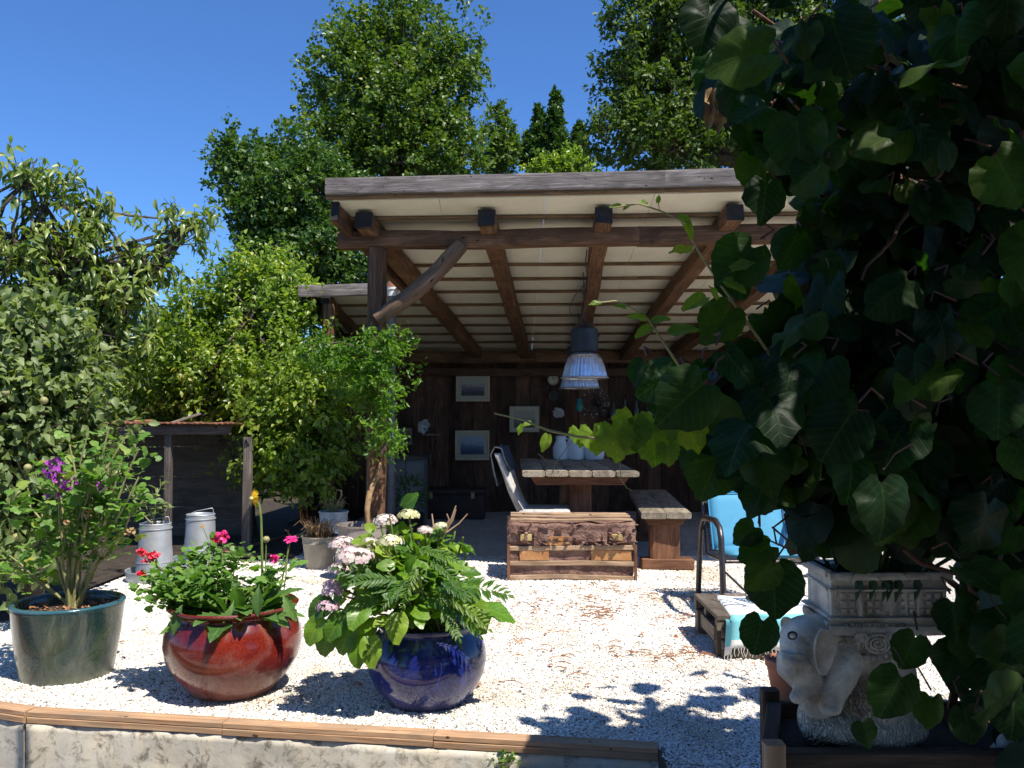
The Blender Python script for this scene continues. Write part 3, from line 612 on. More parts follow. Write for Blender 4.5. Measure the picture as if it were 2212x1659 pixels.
q = unit(260); cloud('foliage', t, np.array([-1.08, 9.0, .42])+q*np.array([.2, .2, .22])*(.6+.4*rng.random((260, 1))), q+rng.normal(size=(260, 3))*.5, rng.normal(size=(260, 3)), np.full(260, .05), tmpl_mid(), L['oak2'])
def pendant(c_, label):
    t = thing('pendant_lamp', label, 'lamp', c_, 0, 'silver pendant lamps over the table'); zr = roofz(c_[1])-.16
    b = MB(); b.lathe([(.0, .27), (.05, .275), (.085, .25), (.1, .22), (.12, .21), (.122, .02), (.09, .0)], (c_[0], c_[1], c_[2]+.22), 28); b.build('canister', M['black'], t, True)
    seg = 72; V = []; prof = [(.09, .225), (.125, .205), (.15, .17), (.172, .11), (.188, .05), (.196, .012), (.212, .0)]
    for (r, z) in prof:
        for j in range(seg):
            a = 2*PI*j/seg; rr = r*(1+(.022 if j % 2 else -.006)*(1 if .0 < z < .2 else 0)); V.append((c_[0]+rr*math.cos(a), c_[1]+rr*math.sin(a), c_[2]+z))
    b = MB(); b.add(V, [(i*seg+j, i*seg+(j+1) % seg, (i+1)*seg+(j+1) % seg, (i+1)*seg+j) for i in range(len(prof)-1) for j in range(seg)])
    o = b.build('shade', M['shade'], t); MB().tube([(c_[0]+.213*math.cos(a*PI/24), c_[1]+.213*math.sin(a*PI/24), c_[2]) for a in range(49)], .006, 6, False).build('rim', M['shade'], o, True)
    MB().ball((c_[0], c_[1], c_[2]+.11), .05, 12, 8).build('bulb', M['white'], t, True)
    MB().tube(wobble((c_[0], c_[1], c_[2]+.49), (c_[0]-.01, c_[1], zr), 5, .05), .006, 5).build('cord', M['black'], t)
    for s in (-1, 1): MB().box((c_[0]+s*.125, c_[1]-.02, c_[2]+.38), (.016, .02, .02)).build('wing_screw', M['black'], t)
    return t
pendant((.645, 7.6, 1.575), 'nearer silver ribbed pendant lamp with black canister under the roof')
pendant((.70, 8.85, 1.525), 'farther silver ribbed pendant lamp half hidden behind the nearer one')
t = thing('lamp_cable', 'thin black cable looping down the middle rafter above the lamps', 'cable', (.62, 7.0, 2.5))
MB().tube([P(x, y, Y) for x, y, Y in ((1268, 540, 7.0), (1264, 570, 7.15), (1271, 600, 7.25), (1258, 630, 7.3), (1262, 660, 7.4), (1256, 700, 7.5), (1262, 715, 7.58))], .005, 5).build('cable', M['black'], t)
MB().tube([P(x, y, Y) for x, y, Y in ((1262, 615, 7.3), (1240, 640, 7.35), (1230, 668, 7.4), (1233, 680, 7.45), (1252, 686, 7.5))], .004, 5).build('loop', M['black'], t)
# table
t = thing('trestle_table', 'heavy plank table on a thick red brown pedestal under the lamps', 'table', (.56, 8.05, 0))
for i in range(5):
    x0 = .083+i*.1915; b = MB(); dy = random.uniform(-.02, .02)
    b.beam((x0+.095, 7.0+dy, .765), (x0+.095, 9.1+dy, .765), .185, .048, 16, .004, .14); b.build('plank', M['table'], t, True)
for y in (7.12, 8.9): MB().box((.56, y, .705), (.82, .1, .07), taper=.88).build('crosspiece', M['red_wood'], t, bev=.006)
for y in (7.3, 8.8):
    b = MB(); b.beam((.575, y, .04), (.575, y, .67), .19, .16, 8, .004, .1, (0, 1, 0)); b.build('pedestal', M['red_wood'], t)
    MB().box((.575, y, .045), (.7, .16, .09), taper=1.05).build('foot', M['red_wood'], t, bev=.008)
MB().beam((.575, 7.38, .3), (.575, 8.72, .3), .05, .12, 4, .002).build('stretcher', M['red_wood'], t)
t = thing('plank_bench', 'long two plank bench with block feet right of the table', 'bench', (1.3, 7.8, 0))
for i in range(2):
    b = MB(); b.beam((1.125+i*.205, 6.85, .445), (1.31+i*.195, 8.95, .445), .195, .05, 14, .004, .12); b.build('plank', M['table'], t, True)
for y, x in ((7.0, 1.235), (8.6, 1.37)):
    MB().beam((x, y, .06), (x, y, .40), .24, .12, 5, .004, .1, (0, 1, 0)).build('leg', M['red_wood'], t)
    MB().box((x, y-.02, .39), (.34, .12, .06), taper=.8).build('crosspiece', M['red_wood'], t, bev=.004)
    MB().box((x+.02, y, .045), (.42, .16, .085)).build('foot', M['red_wood'], t, bev=.008)
for px, w_, h_, lab in ((1212, .085, .24, 'squat white milk jug at the left end of the row on the table'), (1243, .1, .3, 'tall white enamel jug between two jugs at the far table end'), (1283, .11, .26, 'wide white ribbed jug at the right end of the row on the table')):
    c_ = P(px, 990, 8.9); c_.z = .79; t = thing('white_jug', lab, 'jug', c_, 0, 'white jugs at the far end of the table')
    MB().lathe([(0, 0), (w_*.85, 0), (w_, h_*.15), (w_*.98, h_*.5), (w_*.6, h_*.8), (w_*.62, h_), (w_*.55, h_), (w_*.5, h_*.8)], c_, 28).build('body', M['white'], t, True)
    MB().tube([(c_[0]+w_*.6, c_[1], .79+h_*.9), (c_[0]+w_*1.35, c_[1], .79+h_*.8), (c_[0]+w_*1.35, c_[1], .79+h_*.5), (c_[0]+w_*.95, c_[1], .79+h_*.35)], .009, 6).build('handle', M['white'], t, True)
# dried flower spray, turquoise pendant, bottle shelf
c_ = P(1283, 870, 10.6); t = thing('dried_flower_spray', 'dark spray of dried flowers with glinting pods hanging right of the turquoise vase', 'ornament', c_)
q = unit(90); b = MB()
for v in q: b.tube([c_, c_+Vector(v)*Vector((1, 1, 1)).length*.1+Vector((0, -.05, random.uniform(-.08, .02)))], .0025, 3)
b.build('stalks', M['frame_d'], t, kind='stuff'); cloud('pods', t, np.array(c_)+q*.17, q+rng.normal(size=(90, 3))*.4, rng.normal(size=(90, 3)), np.full(90, .035), tmpl_mid(), M['galv'])
c_ = P(1252, 875, 10.8); t = thing('turquoise_vase', 'small turquoise hanging vase on the plank wall right of the rosette', 'vase', c_)
MB().lathe([(0, -.08), (.03, -.08), (.045, -.02), (.03, .06), (.035, .08), (.02, .08)], c_, 20).build('body', m_plain('turquoise', (.02, .3, .32), (.03, .4, .4), rough=.3), t, True)
MB().tube([c_+Vector((0, 0, .08)), c_+Vector((0, .1, .2))], .002, 4).build('string', M['frame_d'], t)
t = thing('bottle_shelf', 'long dark wall shelf under the bottles right of the lamps', 'shelf', P(1380, 905, 10.9))
MB().beam(P(1310, 906, 10.92), P(1470, 906, 10.92), .16, .03, 4, .002).build('board', M['red_wood'], t)
for px in (1330, 1450): MB().box(P(px, 915, 10.95), (.03, .12, .09), taper=.4).build('bracket', M['red_wood'], t)
mgl = m_plain('old_glass', (.06, .1, .09), (.12, .17, .15), 6, .15, spec=.8)
labs = ['short clear bottle at the left end of the wall shelf', 'tall dark green bottle second from the left on the wall shelf', 'milky squat bottle in the middle of the wall shelf', 'slender clear bottle fourth from the left on the wall shelf', 'fat brown bottle fifth from the left on the wall shelf', 'small pale bottle at the right end of the wall shelf']
for i, px in enumerate((1325, 1350, 1375, 1402, 1428, 1455)):
    h_ = random.uniform(.15, .26); r = random.uniform(.03, .045); c_ = P(px, 903, 10.9)
    t = thing('bottle', labs[i], 'bottle', c_, 0, 'bottles on the wall shelf'); MB().lathe([(0, 0), (r, 0), (r, h_*.6), (r*.4, h_*.75), (r*.4, h_), (0, h_)], c_, 16).build('body', mgl, t, True)
    MB().lathe([(r*.45, 0), (r*.45, .02), (0, .02)], c_+Vector((0, 0, h_)), 10).build('stopper', M['frame_d'], t)
# white covered chair, facing the table
t = thing('covered_chair', 'high backed chair in a white cover facing the plank table', 'chair', (.1, 7.3, 0), math.radians(-6))
def slab(pts, th, y0, y1, n=6):
    b = MB(); V = []; m = len(pts)
    for k in range(n+1):
        y = y0+(y1-y0)*k/n; bul = 1-.25*abs(2*k/n-1)**4
        for i, (x, z) in enumerate(pts): V.append((x+th*.5*bul, y, z))
        for i, (x, z) in reversed(list(enumerate(pts))): V.append((x-th*.5*bul, y, z))
    r = 2*m; Fs = [(k*r+i, k*r+(i+1) % r, (k+1)*r+(i+1) % r, (k+1)*r+i) for k in range(n) for i in range(r)]
    Fs += [tuple(range(r-1, -1, -1)), tuple(n*r+i for i in range(r))]; b.add(V, Fs); return b
slab([(.01, .42), (-.04, .52), (-.085, .62), (-.13, .76), (-.175, .87), (-.2, .93)], .075, -.22, .22).build('backrest', M['offwhite'], t, 'all', local=True)
MB().box((.185, 0, .425), (.43, .47, .085)).build('seat', M['offwhite'], t, True, bev=.03, local=True)
MB().box((.17, -.005, .32), (.36, .42, .08), taper=.97).build('skirt', M['offwhite'], t, bev=.01, local=True)
for x, y in ((.0, -.19), (.0, .19), (.33, -.19), (.33, .19)): MB().box((x, y, .15), (.04, .04, .3), taper=.8).build('leg', M['red_wood'], t, local=True)
b = MB(); V = []
for k in range(9):
    y = -.24+.48*k/8
    for (x, z) in ((-.1, .78), (-.14, .88), (-.17, .965), (-.215, .975), (-.245, .92), (-.22, .75), (-.19, .66)):
        q = mn.noise(Vector((y*8, z*6, 1)))*.02; V.append((x+q, y, z+q*.6))
b.add(V, [(k*7+i, k*7+i+1, (k+1)*7+i+1, (k+1)*7+i) for k in range(8) for i in range(6)])
o = b.build('throw_blanket', M['slate_cloth'], None, 'all', local=True); o.location = (.1, 7.3, 0); o.rotation_euler = (0, 0, math.radians(-6)); tag(o, 'dark slate blanket draped over the top of the white chair', 'blanket')
md = o.modifiers.new('s', 'SOLIDIFY'); md.thickness = .012
# battered trunk
t = thing('travel_trunk', 'battered brown leather travel trunk with wooden slats on the gravel', 'trunk', (.45, 6.75, 0))
def rough_box(c, d, n, amp, mat, name, parent, dome=0):
    bm = bmesh.new(); bmesh.ops.create_cube(bm, size=1); bmesh.ops.subdivide_edges(bm, edges=bm.edges[:], cuts=n, use_grid_fill=True); bm.verts.ensure_lookup_table(); V = []
    for v in bm.verts:
        p = Vector((v.co.x*d[0], v.co.y*d[1], v.co.z*d[2])); 
        if dome and v.co.z > 0: p.z += dome*math.cos(v.co.y*PI)*v.co.z*2-dome*.3*math.cos(v.co.x*PI)
        q = amp*(mn.noise(p*9+Vector(c))+.7*mn.noise(p*28)); p += Vector((v.co.x, v.co.y, v.co.z)).normalized()*q; V.append(p+Vector(c))
    b = MB(); b.add(V, [tuple(v.index for v in f.verts) for f in bm.faces]); bm.free(); return b.build(name, mat, parent, 'all' if dome else True)
X0, X1, YF = -.03, .935, 6.5
rough_box(((X0+X1)/2, 6.75, .15), (.93, .48, .27), 14, .012, M['leather'], 'body', t)
rough_box(((X0+X1)/2, 6.75, .355), (.96, .51, .13), 16, .02, M['leather'], 'lid', t, .02)
for z in (.245, .13, .02):
    MB().beam((X0-.005, YF-.004, z), (X1+.005, YF-.004, z), .018, .035, 18, .006, .15).build('slat', M['slat'], t)
for y in (6.56, 6.68, 6.8, 6.92):
    MB().beam((X0+.02, y, .445+.02*math.cos((y-6.75)*6)), (X1-.02, y, .44+.02*math.cos((y-6.75)*6)), .045, .016, 14, .008, .2).build('slat', M['slat'], t)
for x in (X0+.005, X1-.005):
    MB().beam((x, YF-.010, .0), (x, YF-.010, .27), .022, .016, 8, .004, .1, (0, 1, 0)).build('corner_post', M['red_wood'], t)
    MB().beam((x, 6.56, .245), (x, 6.96, .245), .02, .03, 6, .004).build('side_slat', M['slat'], t)
for x0, x1, z0, z1 in ((.26, .45, .262, .33), (.06, .28, .15, .225), (.6, .9, .15, .225), (.08, .2, .3, .335)):
    rough_box(((x0+x1)/2, YF+.004, (z0+z1)/2), (x1-x0, .016, z1-z0), 4, .005, M['orange_ply'], 'bare_panel', t)
for x in (.105, .79):
    o = MB().box((x, YF-.022, .325), (.085, .014, .05)).build('clasp', M['brass'], t, bev=.004); MB().box((x, YF-.032, .32), (.02, .012, .034)).build('hasp', M['leather'], o)
MB().box((.19, YF-.018, .31), (.05, .008, .1)).build('strap', M['leather'], t); MB().box((.7, YF-.018, .31), (.03, .008, .1)).build('strap', M['leather'], t)
b = MB()
for i in range(60):
    x = random.uniform(X0, X1); z = .29+random.uniform(0, .13)*(i % 2); b.beam((x, YF-.016, z), (x+random.uniform(-.05, .05), YF-.03, z+random.uniform(-.02, .035)), .025, .004, 2, .02)
b.build('torn_edges', M['leather'], t, kind='stuff')
# ------------------------------------------------------------------ glazed pots in front
def soil_disc(c, r, z, parent, mat=None):
    b = MB(); V = [(c[0], c[1], c[2]+z+.015)]; n = 28
    for ring in (.35, .7, 1.0):
        for j in range(n):
            a = 2*PI*j/n; x, y = c[0]+r*ring*math.cos(a), c[1]+r*ring*math.sin(a); V.append((x, y, c[2]+z+.022*mn.noise(Vector((x*18, y*18, 3)))))
    Fs = [(0, 1+j, 1+(j+1) % n) for j in range(n)]+[(1+k*n+j, 1+(k+1)*n+j, 1+(k+1)*n+(j+1) % n, 1+k*n+(j+1) % n) for k in range(2) for j in range(n)]
    b.add(V, Fs); o = b.build('soil', mat or M['soil'], parent, 'all')
    b = MB()                                                          # crumbs of bark on the soil
    for _ in range(120):
        a = random.random()*6.28; q = r*math.sqrt(random.random())*.95; s = random.uniform(.004, .011)
        b.box((c[0]+q*math.cos(a), c[1]+q*math.sin(a), c[2]+z+.01), (s*2, s, s*.6), rot=Euler((random.random(), random.random(), random.random()*6)))
    b.build('bark_chips', M['twig'], o, kind='stuff'); return o
gc = Vector((-2.13, 4.15, -.018)); t = thing('green_pot', 'dark green glazed cylindrical pot with tall leggy geraniums, far left', 'plant pot', gc)
MB().lathe([(0, 0), (.17, 0), (.195, .008), (.205, .03), (.232, .2), (.247, .345), (.25, .362), (.244, .37), (.226, .37), (.222, .35), (.215, .3), (0, .3)], gc, 72, wob=.012).build('body', M['green_glaze'], t, 'all')
MB().lathe([(.2505, .360), (.252, .366), (.246, .373), (.228, .373), (.2245, .36)], gc, 72, wob=.012).build('rim', m_plain('rim_glaze', (.02, .08, .11), (.04, .11, .14), 5, .2, coat=.5), t, 'all')
soil_disc(gc, .22, .335, t)
rc = Vector((-1.262, 3.92, .005)); t = thing('red_pot', 'round oxblood red glazed pot with gerberas and trailing geranium', 'plant pot', rc)
MB().lathe([(0, 0), (.17, 0), (.185, .006), (.2, .03), (.25, .085), (.288, .15), (.302, .215), (.297, .27), (.277, .315), (.257, .34), (.25, .353), (.262, .366), (.283, .377), (.287, .385), (.278, .391), (.255, .384), (.238, .365), (.235, .34), (.24, .32), (0, .31)], rc, 96).build('body', M['red_glaze'], t, 'all')
soil_disc(rc, .24, .335, t)
bc = Vector((-.372, 3.79, -.005)); t = thing('blue_pot', 'round cobalt blue glazed pot overflowing with pale hydrangea', 'plant pot', bc)
MB().lathe([(0, 0), (.15, 0), (.168, .006), (.18, .025), (.225, .075), (.252, .135), (.262, .19), (.255, .24), (.235, .285), (.212, .312), (.207, .322), (.218, .338), (.222, .345), (.212, .35), (.195, .34), (.19, .32), (0, .3)], bc, 96).build('body', M['blue_glaze'], t, 'all')
soil_disc(bc, .19, .31, t)
def bucket(name, label, cat, c, r0, r1, h, mat, ribs=True, group=None):
    t = thing(name, label, cat, c, 0, group)
    pr = [(0, 0), (r0*.96, 0), (r0, .01), (r0+(r1-r0)*.75, h*.76)]
    if ribs: pr += [(r0+(r1-r0)*.78+.004, h*.78), (r0+(r1-r0)*.8+.004, h*.8), (r0+(r1-r0)*.82, h*.82)]
    pr += [(r1, h*.96), (r1+.006, h*.97), (r1+.006, h), (r1-.004, h), (r1-.008, h*.88)]
    MB().lathe(pr, c, 40).build('body', mat, t, True); soil_disc(c, r1-.006, h*.88, t); return t
k1 = Vector((-1.56, 7.02, -.005)); bucket('plastic_pot', 'small beige plastic pot of withered grass in front of the zinc pot', 'plant pot', k1, .115, .15, .27, M['grey_pot'])
k2 = Vector((-1.575, 7.6, 0)); bucket('zinc_pot', 'tall blue grey zinc pot behind the small beige pot', 'plant pot', k2, .105, .125, .40, M['blue_pot2'], False)
k3 = Vector((-1.135, 6.53, 0)); t3 = bucket('brown_pot', 'wide brown pot holding the climber at the foot of the front post', 'plant pot', k3, .145, .185, .42, M['brown_pot'])
def grass(name, label, c, r, n, h, mat, curl=1., group=None):
    t = thing(name, label, 'plant', c); b = MB()
    for _ in range(n):
        a = random.random()*6.28; q = r*random.random(); p = Vector(c)+Vector((q*math.cos(a), q*math.sin(a), 0)); hh = h*random.uniform(.4, 1.1); ln = random.uniform(.2, 1.0)*curl
        dv = Vector((math.cos(a), math.sin(a), 0)).lerp(Vector((random.uniform(-1, 1), random.uniform(-1, 1), 0)), .5)
        b.tube([p, p+Vector((0, 0, hh*.5))+dv*hh*ln*.2, p+Vector((0, 0, hh*.85))+dv*hh*ln*.6, p+Vector((0, 0, hh*(.95-.3*ln)))+dv*hh*ln], [.003, .003, .002, .001], 3, False)
    b.build('blades', mat, t, kind='stuff'); return t
grass('withered_grass', 'brown withered grass tuft in the small beige pot', k1+Vector((0, 0, .235)), .1, 160, .19, M['straw'], 1.2)
t = grass('wispy_grass', 'sparse green and straw grass tuft in the tall zinc pot', k2+Vector((0, 0, .35)), .08, 45, .2, M['stem_y'], 1.3)
b = MB(); c_ = k2+Vector((.03, 0, .35)); b.tube([c_, c_+Vector((.01, 0, .12)), c_+Vector((.04, 0, .19)), c_+Vector((.035, 0, .23)), c_+Vector((.0, 0, .235))], [.007, .006, .008, .01, .004], 6); b.build('dry_stalk', M['straw'], t, True)
# poultry feeders
def feeder(c, r, h, label):
    t = thing('poultry_feeder', label, 'feeder', c, 0, 'galvanised poultry feeders by the coop')
    MB().lathe([(0, 0), (.185, 0), (.2, .01), (.205, .075), (.21, .078), (.208, .084), (.198, .08), (.192, .02), (0, .02)], c, 48).build('tray', M['galv'], t, True)
    MB().lathe([(r*1.1, .03), (r*1.06, .12), (r*.96, h*.6), (r*.9, h), (r*.93, h+.004), (r*.9, h+.008), (r*.86, h), (r*.85, h-.05), (0, h-.05)], c, 40).build('hopper', M['galv'], t, True)
    for z in (.14, h-.03): MB().tube([(c[0]+(r*1.06-(r*.16)*(z-.12)/h)*math.cos(a*PI/20), c[1]+(r*1.06-(r*.16)*(z-.12)/h)*math.sin(a*PI/20), c[2]+z) for a in range(41)], .003, 5, False).build('bead', M['galv'], t, True)
    MB().tube([(c[0]-r*.88, c[1], c[2]+h), (c[0]-r*.3, c[1], c[2]+h+.03), (c[0]+r*.75, c[1], c[2]+h+.055), (c[0]+r*.8, c[1], c[2]+h+.05), (c[0]+r*.88, c[1], c[2]+h)], .0025, 5).build('wire_handle', M['galv'], t, True)
    return t
f1 = G(334, 1252); f2 = G(432, 1222)
feeder(f1, .125, .42, 'nearer grey metal poultry feeder with a seedling growing from its top')
feeder(f2, .125, .42, 'farther grey metal poultry feeder with a closed top by the coop')
def leafy(name, label, base, stems, nleaf, ls, tm, mat, smat, srad=.006, cat='plant', spread=.04, droop=.2, parts=False, top=1.0, pleaf=None, lo=.25, V01=None):
    """stems: list of end points; leaves along each stem"""
    t = thing(name, label, cat, base); b = MB(); PP = []; DD = []
    for e in stems:
        e = Vector(e); pts = wobble(base+Vector((random.uniform(-.03, .03), random.uniform(-.03, .03), 0)), e, 6, .07); b.tube(pts, [srad*(1-.6*i/6) for i in range(7)], 6)
        for _ in range(nleaf):
            u = lo+(1-lo)*random.random()**.7; i = min(5, int(u*6)); p = pts[i].lerp(pts[i+1], u*6-i); q = Vector(unit(1)[0]); q.z = abs(q.z)*.4
            PP.append(p+q*spread*random.random()); DD.append(q+Vector((0, 0, .2-droop)))
    b.build('stems', smat, t, True); PP = np.array([tuple(p) for p in PP]); DD = np.array([tuple(p) for p in DD]); n = len(PP)
    N = np.array([0, -.2, .9])+rng.normal(size=(n, 3))*.4; S = ls*(.6+.7*rng.random(n))
    if parts:
        ms = pleaf
        for i in range(n): place('leaf', ms[i % len(ms)], t, PP[i], DD[i], N[i], S[i])
    else: cloud('leaves', t, PP, DD, N, S, tm, mat, 'stuff', V01)
    return t
lob = tmpl_broad(18, .55, .03, .03, .05, .5)
c_ = f1+Vector((0, 0, .38)); leafy('seedling', 'leafy seedling sprouting from the top of the nearer feeder', c_, [c_+Vector((-.03, 0, .3)), c_+Vector((.1, 0, .2)), c_+Vector((-.1, 0, .25)), c_+Vector((.03, 0, .38)), c_+Vector((-.22, -.02, .34))], 9, .075, tmpl_mid(), L['apple'], M['stem_y'], .005)
# tall geranium in the green pot: stems, leaves in tiers, purple and red flower heads
st = [P(x, y, 4.13+random.uniform(-.12, .12)) for x, y in ((60, 1050), (110, 990), (150, 960), (190, 935), (235, 925), (270, 945), (300, 970), (300, 1030), (200, 1010), (130, 1060), (160, 1100), (250, 1050), (280, 1110), (90, 1110), (20, 1200), (40, 1225), (220, 1150), (310, 1080), (215, 975), (175, 1020), (260, 1000), (120, 1030))]
tg = leafy('tall_geranium', 'tall leggy geranium with yellowing leaves and purple blooms in the green pot', gc+Vector((.02, 0, .33)), st, 30, .052, lob, L['gera'], M['stem_y'], .009, spread=.13, lo=.42)
def blossom(parent, c, r, mat, n=40, ps=.016, flat=.7):
    q = unit(n); Pn = np.array(tuple(c))+q*np.array([r, r, r*flat])*(.5+.5*rng.random((n, 1))); b = cloud('blossom', parent, Pn, q+rng.normal(size=(n, 3))*.6, q+rng.normal(size=(n, 3))*.5, np.full(n, ps), tmpl_broad(8, 0, 0, 0), mat, None); return b
for x, y in ((110, 1020), (130, 1030), (150, 1045), (118, 1003)): blossom(tg, P(x, y, 4.0), .03, M['purple'], 26, .022)
for x, y in ((100, 1070), (215, 1050), (128, 1072)): blossom(tg, P(x, y, 4.02), .014, M['purple'], 10, .016)
b = MB()
for x, y in ((190, 1110), (280, 1150), (150, 1130)): blossom(tg, P(x, y, 4.0), .02, M['straw'], 16, .018)
# trailing geranium + gerbera in the red pot
base = rc+Vector((-.05, 0, .34))
st = [P(x, y, Y) for x, y, Y in ((320, 1235, 3.9), (330, 1290, 3.85), (350, 1260, 3.8), (370, 1225, 3.95), (400, 1210, 3.95), (425, 1195, 4), (450, 1215, 3.9), (350, 1310, 3.8), (390, 1285, 3.75), (380, 1250, 3.9), (480, 1180, 4.05), (520, 1190, 4.05), (420, 1250, 3.8), (335, 1255, 4.0), (620, 1215, 4), (600, 1250, 3.95), (310, 1270, 3.9), (450, 1190, 4.05), (370, 1280, 3.9))]
tr = leafy('trailing_geranium', 'bushy trailing geranium with red and pink blooms spilling left from the red pot', base, st, 44, .042, lob, L['gera'], M['stem_g'], .005, spread=.09, lo=.35, V01=np.clip(rng.normal(.4, .18, 44*19), 0, .95))
for x, y, r, m_ in ((320, 1205, .03, 'redp'), (332, 1200, .018, 'redp'), (305, 1193, .013, 'redp'), (306, 1240, .01, 'redp'), (481, 1158, .03, 'pink'), (473, 1163, .02, 'redp'), (592, 1207, .012, 'pink')):
    blossom(tr, P(x, y, 3.95), r, M[m_], 34, .018)
for x, y in ((320, 1210), (481, 1165), (306, 1195)): MB().tube(wobble(base, P(x, y, 3.95), 6, .05), .003, 5).build('flower_stalk', M['stem_g'], tr, True)
t = thing('gerbera', 'gerbera with upright lobed leaves and a drooping yellow flower in the red pot', 'plant', rc+Vector((0, 0, .34)))
def long_leaf(n=12, wd=.17, teeth=.03, arch=.35, seed=0):
    r_ = random.Random(seed); V = []; Fs = []
    for i in range(n+1):
        u = i/n; w_ = wd*(math.sin(PI*min(1, u*1.02)**1.3)**.8)*(.25+.75*min(1, u*2.2))+.008; w_ *= 1+(.22 if i % 2 else -.15)*(u > .2); z = -arch*u*u; y = u*(1-.1*arch)
        for x, dz in ((-w_, .06*1), (-w_*.5, .02), (0, 0), (w_*.5, .02), (w_, .06)): V.append((x, y, z+dz*w_/wd+r_.uniform(-.006, .006)))
    for i in range(n):
        for j in range(4): Fs.append((i*5+j, i*5+j+1, (i+1)*5+j+1, (i+1)*5+j))
    return np.array(V, float), Fs
gm = [leaf_mesh('gerbera_leaf', long_leaf(12, .16+.02*s, arch=.25+.15*s, seed=s), L['gerb']) for s in range(4)]
for i in range(46):
    a = random.random()*6.28; el = random.uniform(.3, 1.35); q = Vector((math.cos(a)*math.cos(el), math.sin(a)*math.cos(el)-.15, math.sin(el)))
    place('leaf', gm[i % 4], t, rc+Vector((.04+.07*math.cos(a), -.02+.06*math.sin(a), .33)), q, Vector((-q.x*.4, -q.y*.4-.2, 1)), random.uniform(.15, .26))
for x, y in ((505, 1325), (395, 1330), (610, 1310), (560, 1290)): place('leaf', gm[1], t, P(x, y-28, 3.72), Vector((random.uniform(-.6, .6), -.5, -.7)), (0, -1, .4), .13)
def daisy(parent, c, nrm, r, mat, n=22, droop=0):
    nrm = Vector(nrm).normalized(); X = nrm.orthogonal().normalized(); Y = nrm.cross(X); Pn = []; D = []
    for i in range(n):
        a = 2*PI*i/n; v = X*math.cos(a)+Y*math.sin(a); Pn.append(tuple(c)); D.append(tuple(v+nrm*(random.uniform(-.1, .2)-droop)))
    o = cloud('petals', parent, np.array(Pn), np.array(D), np.array([tuple(nrm)]*n)+rng.normal(size=(n, 3))*.1, np.full(n, r)*(.8+.3*rng.random(n)), tmpl_mid(.16, .03, .1), mat, None)
    MB().ball(c, (r*.25,)*3, 10, 6).build('flower_centre', mat if mat is M['pink'] else M['brass'], o, True)
fy = P(543, 1078, 3.95); daisy(t, fy, (-.8, -.6, -.1), .05, M['yellow'], 26, .5)
MB().tube([P(567, 1290, 3.93), P(566, 1200, 3.95), P(564, 1120, 3.95), P(560, 1092, 3.95), P(553, 1078, 3.955), fy], [.006]*4+[.005, .005], 7).build('flower_stalk', M['stem_g'], t, True)
fp_ = P(628, 1165, 4.0); daisy(t, fp_, (0, -.4, 1), .035, M['pink'], 24); daisy(t, fp_+Vector((0, 0, .008)), (0, -.3, 1), .026, M['pink'], 18)
MB().tube([P(600, 1300, 3.95), P(610, 1250, 3.98), fp_], .0035, 6).build('flower_stalk', M['stem_g'], t, True)
MB().tube([P(610, 1300, 3.95), P(618, 1240, 3.98), P(622, 1180, 4.0)], .003, 6).build('flower_stalk', M['stem_g'], t, True)
fb = P(438, 1137, 4.05); daisy(t, fb, (0, -.8, .5), .016, M['straw'], 12); MB().tube([P(480, 1290, 3.95), P(460, 1190, 4.0), fb], .0028, 5).build('flower_stalk', M['stem_g'], t, True)
fb = P(575, 1165, 4.0); MB().ball(fb, (.017, .017, .015), 10, 7).build('bud', M['stem_y'], t, True); MB().tube([P(570, 1290, 3.95), P(574, 1220, 4.0), fb], .0028, 5).build('flower_stalk', M['stem_g'], t, True)
# hydrangea
th = thing('hydrangea', 'leafy hydrangea with pale pink and cream flower heads in the blue pot', 'plant', bc+Vector((0, 0, .3)))
def oval(seed): return tmpl_broad(16, .25, .2, .012, 0, .25, seed, .22)
hm = [leaf_mesh('hydrangea_leaf', (np.array([(x*.8, y, z-.22*y*y) for x, y, z in oval(s)[0]]), oval(s)[1]), L['hyd']) for s in range(5)]
hmT = np.array([(x*.8, y, z-.22*y*y) for x, y, z in oval(1)[0]]); L['hyd2'] = m_leaf('hydrangea_inner_leaf', [(.04, .11, .01), (.09, .2, .018), (.15, .27, .025), (.24, .34, .04)], .35, .4, vein=True)
cc = Vector((-.445, 3.72, .525)); n = 0
HD = [(765, 1205, 3.5, 75), (740, 1178, 3.62, 50), (832, 1127, 3.75, 38), (883, 1115, 3.75, 32), (918, 1147, 3.7, 24), (845, 1172, 3.58, 40), (737, 1232, 3.55, 40), (718, 1280, 3.52, 34), (707, 1312, 3.5, 34)]
while n < 298:
    q = Vector(unit(1)[0]); p = cc+Vector((q.x*.275, q.y*.24, q.z*.29))*random.uniform(.5, 1.0)
    px, py = PROJ(p)
    if any(abs(px-a_) < r_*.8+18 and abs(py-b_) < r_*.6+18 and p.y < Y_-.0 for a_, b_, Y_, r_ in HD): continue
    if p.z < .26 or (p.z < .42 and q.z < -.1 and px > 880 and q.y < .2): continue
    if py < 1150 and abs(px-880) > 80: continue
    d = Vector((q.x, q.y*.8, q.z*.4-.15))+Vector(rng.normal(size=3)*.35); place('leaf', hm[n % 5], th, p, d, Vector((q.x*.5, q.y*.5-.25, 1))+Vector(rng.normal(size=3)*.3), random.uniform(.06, .105)); n += 1
